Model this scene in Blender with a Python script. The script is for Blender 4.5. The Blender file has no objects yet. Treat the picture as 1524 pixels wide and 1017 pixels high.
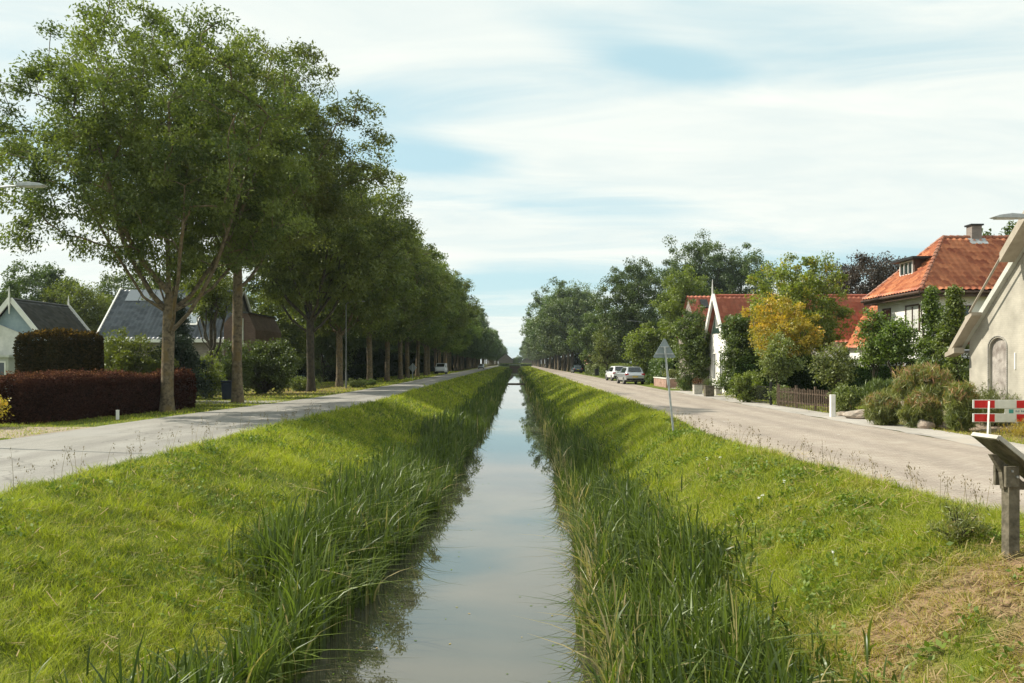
import bpy, math, random
import numpy as np
from mathutils import Vector, Matrix

R = math.radians
random.seed(7)
scn = bpy.context.scene
COL = scn.collection

# ------------------------------------------------------------------ camera, light, sky
EYE = 2.0
FPX = 1270.0
HX, HY = 766.0, 540.0
cam_d = bpy.data.cameras.new('camera')
cam = bpy.data.objects.new('camera', cam_d)
COL.objects.link(cam)
cam.location = (0, 0, EYE)
cam.rotation_euler = (R(90), 0, 0)
cam_d.sensor_width = 36.0
cam_d.lens = FPX / 1524 * 36.0
cam_d.shift_x = -(HX - 762.0) / 1524
cam_d.shift_y = (HY - 508.5) / 1524
cam_d.clip_start = 0.05
cam_d.clip_end = 8000
scn.camera = cam

SUN_FROM = Vector((-1.0, 0.30, 0.96)).normalized()
sun_d = bpy.data.lights.new('sun', 'SUN')
sun_d.energy = 4.9
sun_d.angle = R(0.55)
sun_d.color = (1.0, 0.93, 0.80)
sun = bpy.data.objects.new('sun', sun_d)
sun.rotation_euler = SUN_FROM.to_track_quat('Z', 'Y').to_euler()
COL.objects.link(sun)

scn.view_settings.view_transform = 'Standard'
scn.view_settings.look = 'None'
scn.view_settings.exposure = 0.46
scn.view_settings.gamma = 1.0
scn.cycles.use_denoising = True
scn.cycles.max_bounces = 8
scn.cycles.diffuse_bounces = 3
scn.cycles.transparent_max_bounces = 12

world = bpy.data.worlds.new('World')
scn.world = world
world.use_nodes = True


SKY_SPOTS = [(640, 240, 0.50, 0.26, 18, -0.22), (950, 80, 0.55, 0.16, 30, -0.17), (900, 305, 0.9, 0.40, 8, -0.17),
             (1300, 400, 1.6, 0.8, 0, -0.20), (780, 410, 1.2, 0.9, 0, -0.16), (600, 60, 1.0, 0.35, 0, 0.14),
             (1200, 230, 1.6, 0.8, 0, 0.22), (760, 200, 0.35, 0.2, 0, 0.1), (30, 40, .4, .3, 0, -.1), (60, 410, 1.0, 1.0, 0, 0.1)]


def build_world():
    nt = world.node_tree
    nt.nodes.clear()
    N, L = nt.nodes.new, nt.links.new
    out = N('ShaderNodeOutputWorld')
    bg = N('ShaderNodeBackground')
    bg.inputs['Strength'].default_value = 0.088
    sky = N('ShaderNodeTexSky')
    sky.sky_type = 'NISHITA'
    sky.sun_disc = False
    sky.sun_elevation = math.asin(SUN_FROM.z)
    sky.sun_rotation = math.atan2(SUN_FROM.x, SUN_FROM.y)
    sky.air_density = 1.0
    sky.dust_density = 0.6
    sky.ozone_density = 2.0
    tc = N('ShaderNodeTexCoord')
    sep = N('ShaderNodeSeparateXYZ')
    L(tc.outputs['Generated'], sep.inputs[0])
    zz = N('ShaderNodeMath'); zz.operation = 'MAXIMUM'; zz.inputs[1].default_value = 0.0
    L(sep.outputs['Z'], zz.inputs[0])
    za = N('ShaderNodeMath'); za.operation = 'ADD'; za.inputs[1].default_value = 0.12
    L(zz.outputs[0], za.inputs[0])
    ux = N('ShaderNodeMath'); ux.operation = 'DIVIDE'
    uy = N('ShaderNodeMath'); uy.operation = 'DIVIDE'
    L(sep.outputs['X'], ux.inputs[0]); L(za.outputs[0], ux.inputs[1])
    L(sep.outputs['Y'], uy.inputs[0]); L(za.outputs[0], uy.inputs[1])
    cmb = N('ShaderNodeCombineXYZ')
    L(ux.outputs[0], cmb.inputs[0]); L(uy.outputs[0], cmb.inputs[1])
    mp = N('ShaderNodeMapping')
    mp.inputs['Rotation'].default_value = (0, 0, R(-58))
    mp.inputs['Scale'].default_value = (0.5, 1.0, 1)
    mp.inputs['Location'].default_value = (3.35, 1.3, 0)
    L(cmb.outputs[0], mp.inputs[0])
    n0 = N('ShaderNodeTexNoise'); n0.inputs['Scale'].default_value = 0.55
    n0.inputs['Detail'].default_value = 8; n0.inputs['Roughness'].default_value = 0.48
    n0.inputs['Distortion'].default_value = 0.35
    L(mp.outputs[0], n0.inputs['Vector'])
    n1 = N('ShaderNodeTexNoise'); n1.inputs['Scale'].default_value = 2.4
    n1.inputs['Detail'].default_value = 9; n1.inputs['Roughness'].default_value = 0.62
    n1.inputs['Distortion'].default_value = 1.1
    mp2 = N('ShaderNodeMapping'); mp2.inputs['Scale'].default_value = (0.38, 1.0, 1)
    mp2.inputs['Rotation'].default_value = (0, 0, R(-50))
    L(cmb.outputs[0], mp2.inputs[0]); L(mp2.outputs[0], n1.inputs['Vector'])
    add = N('ShaderNodeMath'); add.operation = 'MULTIPLY_ADD'
    add.inputs[1].default_value = 0.30
    L(n1.outputs[0], add.inputs[0]); L(n0.outputs[0], add.inputs[2])
    # broad thin places and thick banks in the cloud sheet (u, v, half sizes, turn, amount)
    last = add.outputs[0]
    for (x_, y_, ax_, ay_, rot_, amt) in SKY_SPOTS:
        d = Vector(((x_ - HX) / FPX, 1.0, (HY - y_) / FPX)).normalized()
        cu, cv = d.x / (d.z + 0.12), d.y / (d.z + 0.12)
        m_ = N('ShaderNodeMapping'); m_.vector_type = 'TEXTURE'
        m_.inputs['Location'].default_value = (cu, cv, 0); m_.inputs['Scale'].default_value = (ax_, ay_, 1)
        m_.inputs['Rotation'].default_value = (0, 0, R(rot_))
        L(cmb.outputs[0], m_.inputs[0])
        ln = N('ShaderNodeVectorMath'); ln.operation = 'LENGTH'; L(m_.outputs[0], ln.inputs[0])
        mr_ = N('ShaderNodeMapRange'); mr_.interpolation_type = 'SMOOTHSTEP'
        mr_.inputs['From Min'].default_value = 0; mr_.inputs['From Max'].default_value = 1
        mr_.inputs['To Min'].default_value = amt; mr_.inputs['To Max'].default_value = 0
        L(ln.outputs['Value'], mr_.inputs['Value'])
        a_ = N('ShaderNodeMath'); a_.operation = 'ADD'; L(last, a_.inputs[0]); L(mr_.outputs[0], a_.inputs[1])
        last = a_.outputs[0]
    rm = N('ShaderNodeValToRGB')
    rm.color_ramp.elements[0].position = 0.42; rm.color_ramp.elements[0].color = (0, 0, 0, 1)
    rm.color_ramp.elements[1].position = 0.70; rm.color_ramp.elements[1].color = (1, 1, 1, 1)
    rm.color_ramp.interpolation = 'EASE'
    L(last, rm.inputs[0])
    # cloud brightness varies softly
    cr = N('ShaderNodeValToRGB')
    cr.color_ramp.elements[0].position = 0.35; cr.color_ramp.elements[0].color = (7.3, 7.9, 7.6, 1)
    cr.color_ramp.elements[1].position = 0.75; cr.color_ramp.elements[1].color = (8.9, 8.95, 8.2, 1)
    L(n1.outputs[0], cr.inputs[0])
    # thin veil everywhere : sky mixed with pale haze
    veil = N('ShaderNodeMixRGB'); veil.inputs['Fac'].default_value = 0.75
    veil.inputs['Color2'].default_value = (5.2, 7.45, 7.8, 1)
    L(sky.outputs[0], veil.inputs['Color1'])
    fac = N('ShaderNodeMath'); fac.operation = 'MULTIPLY'; fac.inputs[1].default_value = 0.92
    L(rm.outputs[0], fac.inputs[0])
    mix = N('ShaderNodeMixRGB')
    L(fac.outputs[0], mix.inputs['Fac'])
    L(veil.outputs[0], mix.inputs['Color1']); L(cr.outputs[0], mix.inputs['Color2'])
    L(mix.outputs[0], bg.inputs['Color'])
    L(bg.outputs[0], out.inputs[0])


build_world()

# ------------------------------------------------------------------ helpers


def px(x, y, D):
    return Vector(((x - HX) * D / FPX, D, EYE - (y - HY) * D / FPX))


def tag(o, label=None, cat=None, group=None, kind=None):
    if label: o['label'] = label
    if cat: o['category'] = cat
    if group: o['group'] = group
    if kind: o['kind'] = kind
    return o


def thing(name, label, cat, loc=(0, 0, 0), rotz=0.0, group=None):
    o = bpy.data.objects.new(name, None)
    COL.objects.link(o)
    o.location = loc
    o.rotation_euler = (0, 0, rotz)
    o.empty_display_size = 0.2
    return tag(o, label, cat, group)


def copy_tree(o, parent=None):
    c = o.copy()
    COL.objects.link(c)
    c.parent = parent
    for ch in list(o.children):
        copy_tree(ch, c)
    return c


def link(name, me, parent=None, loc=None):
    o = bpy.data.objects.new(name, me)
    COL.objects.link(o)
    if parent is not None: o.parent = parent
    if loc is not None: o.location = loc
    return o


def npmesh(name, V, faces, mat, smooth=False, tint=None, parent=None, loc=None, mats=None, midx=None):
    """V (n,3); faces = list of int arrays (m,k); builds one mesh object"""
    me = bpy.data.meshes.new(name)
    V = np.asarray(V, dtype=np.float32)
    faces = [np.asarray(f, dtype=np.int32) for f in faces if len(f)]
    me.vertices.add(len(V))
    me.vertices.foreach_set('co', V.ravel())
    loops = np.concatenate([f.ravel() for f in faces])
    sizes = np.concatenate([np.full(len(f), f.shape[1], dtype=np.int32) for f in faces])
    starts = np.concatenate([[0], np.cumsum(sizes)[:-1]]).astype(np.int32)
    me.loops.add(len(loops))
    me.loops.foreach_set('vertex_index', loops)
    me.polygons.add(len(sizes))
    me.polygons.foreach_set('loop_start', starts)
    if smooth:
        me.polygons.foreach_set('use_smooth', np.ones(len(sizes), dtype=bool))
    me.update(calc_edges=True)
    if tint is not None:
        a = me.attributes.new('tint', 'FLOAT', 'FACE')
        a.data.foreach_set('value', np.asarray(tint, dtype=np.float32))
    for m in (mats or [mat]):
        me.materials.append(m)
    if midx is not None:
        me.polygons.foreach_set('material_index', np.asarray(midx, dtype=np.int32))
    return link(name, me, parent, loc)


_rng_grid = {}


def vnoise(x, y, scale, seed=0):
    """smooth value noise 0..1 on arrays"""
    if seed not in _rng_grid:
        _rng_grid[seed] = np.random.RandomState(seed + 100).rand(256, 256)
    g = _rng_grid[seed]
    x = np.asarray(x) / scale + 1000.0; y = np.asarray(y) / scale + 1000.0
    xi = np.floor(x).astype(int); yi = np.floor(y).astype(int)
    fx = x - xi; fy = y - yi
    fx = fx * fx * (3 - 2 * fx); fy = fy * fy * (3 - 2 * fy)
    a = g[xi % 256, yi % 256]; b = g[(xi + 1) % 256, yi % 256]
    c = g[xi % 256, (yi + 1) % 256]; d = g[(xi + 1) % 256, (yi + 1) % 256]
    return (a * (1 - fx) + b * fx) * (1 - fy) + (c * (1 - fx) + d * fx) * fy


# ------------------------------------------------------------------ materials
MATS = {}


def base_mat(name):
    m = bpy.data.materials.new(name)
    m.use_nodes = True
    nt = m.node_tree
    return m, nt, nt.nodes['Principled BSDF']


def noisy(name, c1, c2, scale=4.0, rough=0.8, bump=0.0, bscale=None, c3=None, scale3=0.6, metallic=0.0,
          lo=0.35, hi=0.65, spec=0.3, coat=0.0):
    if name in MATS: return MATS[name]
    m, nt, p = base_mat(name)
    N, L = nt.nodes.new, nt.links.new
    tc = N('ShaderNodeTexCoord')
    n = N('ShaderNodeTexNoise'); n.inputs['Scale'].default_value = scale
    n.inputs['Detail'].default_value = 8; n.inputs['Roughness'].default_value = 0.6
    L(tc.outputs['Object'], n.inputs['Vector'])
    r = N('ShaderNodeValToRGB')
    r.color_ramp.elements[0].position = lo; r.color_ramp.elements[0].color = (*c1, 1)
    r.color_ramp.elements[1].position = hi; r.color_ramp.elements[1].color = (*c2, 1)
    L(n.outputs[0], r.inputs[0])
    colo = r.outputs[0]
    if c3 is not None:
        n3 = N('ShaderNodeTexNoise'); n3.inputs['Scale'].default_value = scale3
        n3.inputs['Detail'].default_value = 6
        L(tc.outputs['Object'], n3.inputs['Vector'])
        r3 = N('ShaderNodeValToRGB')
        r3.color_ramp.elements[0].position = 0.48; r3.color_ramp.elements[0].color = (0, 0, 0, 1)
        r3.color_ramp.elements[1].position = 0.66; r3.color_ramp.elements[1].color = (1, 1, 1, 1)
        L(n3.outputs[0], r3.inputs[0])
        mx = N('ShaderNodeMixRGB'); L(r3.outputs[0], mx.inputs['Fac'])
        L(colo, mx.inputs['Color1']); mx.inputs['Color2'].default_value = (*c3, 1)
        colo = mx.outputs[0]
    L(colo, p.inputs['Base Color'])
    p.inputs['Roughness'].default_value = rough
    p.inputs['Metallic'].default_value = metallic
    p.inputs['Specular IOR Level'].default_value = spec
    if coat: p.inputs['Coat Weight'].default_value = coat
    if bump:
        nb = N('ShaderNodeTexNoise'); nb.inputs['Scale'].default_value = bscale or scale * 4
        nb.inputs['Detail'].default_value = 6
        L(tc.outputs['Object'], nb.inputs['Vector'])
        b = N('ShaderNodeBump'); b.inputs['Strength'].default_value = bump
        b.inputs['Distance'].default_value = 0.02
        L(nb.outputs[0], b.inputs['Height']); L(b.outputs[0], p.inputs['Normal'])
    MATS[name] = m
    return m


def leafmat(name, dark, light, trans=0.35, third=None, rough=0.55, objvar=0.25, gloss=0.06):
    if name in MATS: return MATS[name]
    m = bpy.data.materials.new(name); m.use_nodes = True
    nt = m.node_tree; nt.nodes.clear()
    N, L = nt.nodes.new, nt.links.new
    out = N('ShaderNodeOutputMaterial')
    at = N('ShaderNodeAttribute'); at.attribute_name = 'tint'
    r = N('ShaderNodeValToRGB')
    r.color_ramp.elements[0].position = 0.0; r.color_ramp.elements[0].color = (*dark, 1)
    r.color_ramp.elements[1].position = 1.0 if third is None else 0.75
    r.color_ramp.elements[1].color = (*light, 1)
    if third is not None:
        e = r.color_ramp.elements.new(1.0); e.color = (*third, 1)
    L(at.outputs['Fac'], r.inputs[0])
    oi = N('ShaderNodeObjectInfo')
    hs = N('ShaderNodeHueSaturation')
    mr = N('ShaderNodeMapRange'); mr.inputs['To Min'].default_value = 1 - objvar; mr.inputs['To Max'].default_value = 1 + objvar
    L(oi.outputs['Random'], mr.inputs['Value']); L(mr.outputs[0], hs.inputs['Value'])
    mr2 = N('ShaderNodeMapRange'); mr2.inputs['To Min'].default_value = 0.488; mr2.inputs['To Max'].default_value = 0.508
    L(oi.outputs['Random'], mr2.inputs['Value']); L(mr2.outputs[0], hs.inputs['Hue'])
    L(r.outputs[0], hs.inputs['Color'])
    d = N('ShaderNodeBsdfDiffuse'); t = N('ShaderNodeBsdfTranslucent')
    L(hs.outputs[0], d.inputs['Color'])
    tm = N('ShaderNodeMixRGB'); tm.blend_type = 'MULTIPLY'; tm.inputs['Fac'].default_value = 1
    tm.inputs['Color2'].default_value = (1.2, 1.35, 0.55, 1)
    L(hs.outputs[0], tm.inputs['Color1']); L(tm.outputs[0], t.inputs['Color'])
    mx = N('ShaderNodeMixShader'); mx.inputs[0].default_value = trans
    L(d.outputs[0], mx.inputs[1]); L(t.outputs[0], mx.inputs[2])
    g = N('ShaderNodeBsdfGlossy'); g.inputs['Roughness'].default_value = rough
    g.inputs['Color'].default_value = (0.8, 0.85, 0.8, 1)
    mg = N('ShaderNodeMixShader'); mg.inputs[0].default_value = gloss
    L(mx.outputs[0], mg.inputs[1]); L(g.outputs[0], mg.inputs[2])
    L(mg.outputs[0], out.inputs[0])
    MATS[name] = m
    return m


def glassmat(name, col=(0.02, 0.03, 0.035), rough=0.06):
    if name in MATS: return MATS[name]
    m, nt, p = base_mat(name)
    p.inputs['Base Color'].default_value = (*col, 1)
    p.inputs['Roughness'].default_value = rough
    p.inputs['Specular IOR Level'].default_value = 0.8
    MATS[name] = m
    return m


LEAF_ASH = leafmat('ash_leaf', (0.036, 0.062, 0.014), (0.210, 0.235, 0.050), 0.40, objvar=0.15, gloss=0.04)
LEAF_ASH2 = leafmat('ash_leaf_sunlit', (0.055, 0.095, 0.016), (0.25, 0.29, 0.045), 0.44, objvar=0.25)  # brighter ash leaf: glow of sunlit foliage put into the colour
LEAF_TURN = leafmat('turning_leaf', (0.08, 0.12, 0.014), (0.26, 0.30, 0.035), 0.42, third=(0.50, 0.32, 0.03), objvar=0.05)
LEAF_DARK = leafmat('dark_leaf', (0.032, 0.058, 0.013), (0.12, 0.16, 0.03), 0.32)
LEAF_FAR = leafmat('far_leaf', (0.045, 0.078, 0.024), (0.155, 0.20, 0.05), 0.3)  # lighter, bluer leaf: distance haze put into the colour
LEAF_LIME = leafmat('lime_leaf', (0.07, 0.10, 0.012), (0.22, 0.25, 0.028), 0.4)
LEAF_GOLD = leafmat('gold_leaf', (0.20, 0.20, 0.02), (0.55, 0.37, 0.03), 0.42, third=(0.66, 0.29, 0.035), objvar=0.05)
LEAF_MID = leafmat('mid_leaf', (0.045, 0.08, 0.012), (0.14, 0.18, 0.025), 0.36)
LEAF_OLIVE = leafmat('olive_leaf', (0.07, 0.095, 0.02), (0.23, 0.25, 0.055), 0.3)
LEAF_HEDGE = leafmat('hedge_leaf', (0.014, 0.028, 0.008), (0.045, 0.065, 0.014), 0.2, gloss=0.0)
LEAF_RED = leafmat('barberry_leaf', (0.026, 0.013, 0.009), (0.115, 0.050, 0.036), 0.25, third=(0.34, 0.17, 0.11), objvar=0.05, gloss=0.0)
LEAF_BEECH = leafmat('beech_leaf', (0.020, 0.020, 0.008), (0.085, 0.052, 0.02), 0.2, third=(0.36, 0.19, 0.05), objvar=0.05, gloss=0.0)
LEAF_CONIFER = leafmat('conifer_leaf', (0.010, 0.022, 0.010), (0.03, 0.05, 0.02), 0.12)
LEAF_PURPLE = leafmat('purple_leaf', (0.028, 0.018, 0.014), (0.075, 0.045, 0.035), 0.2)
LEAF_RUST = leafmat('rust_shrub', (0.07, 0.10, 0.02), (0.24, 0.26, 0.055), 0.35, third=(0.42, 0.22, 0.11), objvar=0.1)
GRASS = leafmat('grass_blade', (0.055, 0.105, 0.010), (0.41, 0.425, 0.040), 0.42, third=(0.50, 0.34, 0.17), objvar=0, gloss=0.03)
REED = leafmat('reed_blade', (0.016, 0.040, 0.007), (0.135, 0.190, 0.028), 0.34, third=(0.42, 0.34, 0.17), objvar=0, gloss=0.045, rough=0.45)
STALK = leafmat('dry_stalk', (0.12, 0.10, 0.04), (0.30, 0.24, 0.11), 0.1, objvar=0, gloss=0.0)
FLOWER = noisy('white_flower', (0.75, 0.75, 0.68), (0.85, 0.85, 0.8), 10, 0.7)

BARK = noisy('ash_bark', (0.065, 0.050, 0.032), (0.22, 0.175, 0.11), 7, 0.9, 0.9, 26, c3=(0.17, 0.12, 0.05), scale3=2.2)
BARK_DARK = noisy('dark_bark', (0.035, 0.030, 0.022), (0.09, 0.075, 0.05), 5, 0.9, 0.6, 20)
ASPHALT = None


# ------------------------------------------------------------------ ground, roads, water
WZ = -1.6


def left_edge(y):      # canal side edge of the left road
    return np.interp(y, [-30, 10, 24, 45, 100, 460], [-7.9, -7.8, -7.6, -7.1, -7.4, -8.2])


def left_far(y):
    return np.interp(y, [-30, 20, 32, 41, 51, 80, 130, 460], [-13.4, -13.3, -12.8, -12.0, -11.3, -11.0, -11.8, -13.0])


def right_edge(y):
    return np.interp(y, [-30, 8.6, 9.3, 10.0, 11.5, 15, 20, 24, 33, 48, 90, 150, 460],
                     [30, 9.6, 8.0, 6.9, 6.3, 6.0, 5.55, 5.35, 5.75, 6.0, 6.1, 6.7, 8.0])


def right_far(y):
    return np.interp(y, [-30, 25, 35, 60, 150, 460], [12.0, 12.0, 11.9, 11.8, 12.2, 13.5])


def ground_z(x, y):
    x = np.asarray(x, float); y = np.asarray(y, float)
    n = (vnoise(x, y, 1.3, 3) - 0.5)
    n2 = (vnoise(x, y, 5.0, 4) - 0.5)
    xl = -6.9 + 0.3 * n2            # left bank crest
    re = np.minimum(right_edge(y), 6.2)
    xr = re - 0.9 + 0.3 * n2
    # left slope
    tl = np.clip((x - xl) / (-2.2 - xl), 0, 1)
    tr = np.clip((xr - x) / (xr - 2.0), 0, 1)
    sl = tl ** 1.15 * (WZ - 0.12)
    sr = tr ** 1.25 * (WZ - 0.12)
    z = np.where(x < 0, sl, sr)
    inside = (x > -2.2) & (x < 2.0)
    d = np.minimum((x + 2.2), (2.0 - x)) / 1.0
    z = np.where(inside, (WZ - 0.12) - 0.6 * np.clip(d, 0, 1), z)
    # the far end of the ditch : a crossing
    k = np.clip((y - 452) / 4, 0, 1)
    z = z * (1 - k)
    amp = np.where((x > xl - 0.7) & (x < xr + 0.6), 0.055, 0.0)
    near_apron = (x > 2.0) & (y < 9.5)
    amp = np.where(near_apron, 0.08, amp)
    return z + n * amp * np.clip(22 / np.maximum(y, 1), 0, 1) - 0.004


def dryness(x, y):
    """straw patches"""
    x = np.asarray(x, float); y = np.asarray(y, float)
    n = vnoise(x, y, 0.9, 5) * 0.6 + vnoise(x, y, 0.3, 6) * 0.4
    a = np.clip((x - 2.6) / 1.0, 0, 1) * np.clip((9.9 - y) / 1.2, 0, 1)
    n_ = 0.5 * vnoise(x, y, 0.55, 5) + 0.5 * vnoise(x, y, 0.16, 6)
    a = np.clip(a * 1.25, 0, 1) * np.clip((n_ - 0.20) / 0.3 + 0.5 * (x - 3.9) / 2, 0.0, 1)
    e = (x / 1.0 - 0)  # noqa
    b = np.exp(-(((x + 15.5) / 4.0) ** 2 + ((y - 62) / 15.0) ** 2)) * (0.35 + 0.9 * n)
    c = np.clip((x - 12.2) / 0.6, 0, 1) * np.clip((34 - y) / 5, 0, 1) * (0.3 + 0.7 * n)
    return np.clip(a + b + c, 0, 1)


def build_ground():
    xs = np.concatenate([[-900, -600, -300, -140, -80, -55, -42, -34, -28, -24, -20, -18, -16, -14.5, -13, -12, -11, -10, -9, -8.2],
                         np.arange(-7.8, 9.01, 0.22), [9.6, 10.4, 11.5, 12.6, 13.6, 15, 17, 20, 24, 30, 40, 55, 80, 140, 300, 600, 900]])
    ys = [-40.0, -20, -10, -4, 0, 2]
    y = 3.0
    while y < 460:
        ys.append(y); y *= 1.035
    ys += [448, 451, 452, 454, 456, 458]
    ys += [470, 520, 700, 1100, 1600]
    ys = np.array(sorted(set(ys)))
    X, Y = np.meshgrid(xs, ys)
    Z = ground_z(X, Y)
    V = np.stack([X, Y, Z], -1).reshape(-1, 3)
    nx = len(xs); ny = len(ys)
    i = np.arange(ny - 1)[:, None] * nx + np.arange(nx - 1)[None, :]
    F = np.stack([i, i + 1, i + nx + 1, i + nx], -1).reshape(-1, 4)
    m, nt, p = base_mat('ground_soil')
    N, L = nt.nodes.new, nt.links.new
    tc = N('ShaderNodeTexCoord')
    n = N('ShaderNodeTexNoise'); n.inputs['Scale'].default_value = 0.9; n.inputs['Detail'].default_value = 10
    n.inputs['Roughness'].default_value = 0.7
    L(tc.outputs['Object'], n.inputs[0])
    r = N('ShaderNodeValToRGB')
    r.color_ramp.elements[0].position = 0.32; r.color_ramp.elements[0].color = (0.055, 0.085, 0.012, 1)
    r.color_ramp.elements[1].position = 0.68; r.color_ramp.elements[1].color = (0.16, 0.18, 0.03, 1)
    L(n.outputs[0], r.inputs[0])
    n2 = N('ShaderNodeTexNoise'); n2.inputs['Scale'].default_value = 9; n2.inputs['Detail'].default_value = 8
    L(tc.outputs['Object'], n2.inputs[0])
    r2 = N('ShaderNodeValToRGB')
    r2.color_ramp.elements[0].position = 0.35; r2.color_ramp.elements[0].color = (0.10, 0.065, 0.035, 1)
    r2.color_ramp.elements[1].position = 0.65; r2.color_ramp.elements[1].color = (0.27, 0.18, 0.11, 1)
    L(n2.outputs[0], r2.inputs[0])
    at = N('ShaderNodeAttribute'); at.attribute_name = 'dry'
    mx = N('ShaderNodeMixRGB'); L(at.outputs['Fac'], mx.inputs['Fac'])
    L(r.outputs[0], mx.inputs['Color1']); L(r2.outputs[0], mx.inputs['Color2'])
    L(mx.outputs[0], p.inputs['Base Color'])
    p.inputs['Roughness'].default_value = 0.95; p.inputs['Specular IOR Level'].default_value = 0.1
    b = N('ShaderNodeBump'); b.inputs['Strength'].default_value = 0.8; b.inputs['Distance'].default_value = 0.04
    L(n2.outputs[0], b.inputs['Height']); L(b.outputs[0], p.inputs['Normal'])
    o = npmesh('ground', V, [F], m, smooth=True)
    a = o.data.attributes.new('dry', 'FLOAT', 'POINT')
    a.data.foreach_set('value', dryness(V[:, 0], V[:, 1]).astype(np.float32))
    tag(o, kind='structure')


build_ground()


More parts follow.
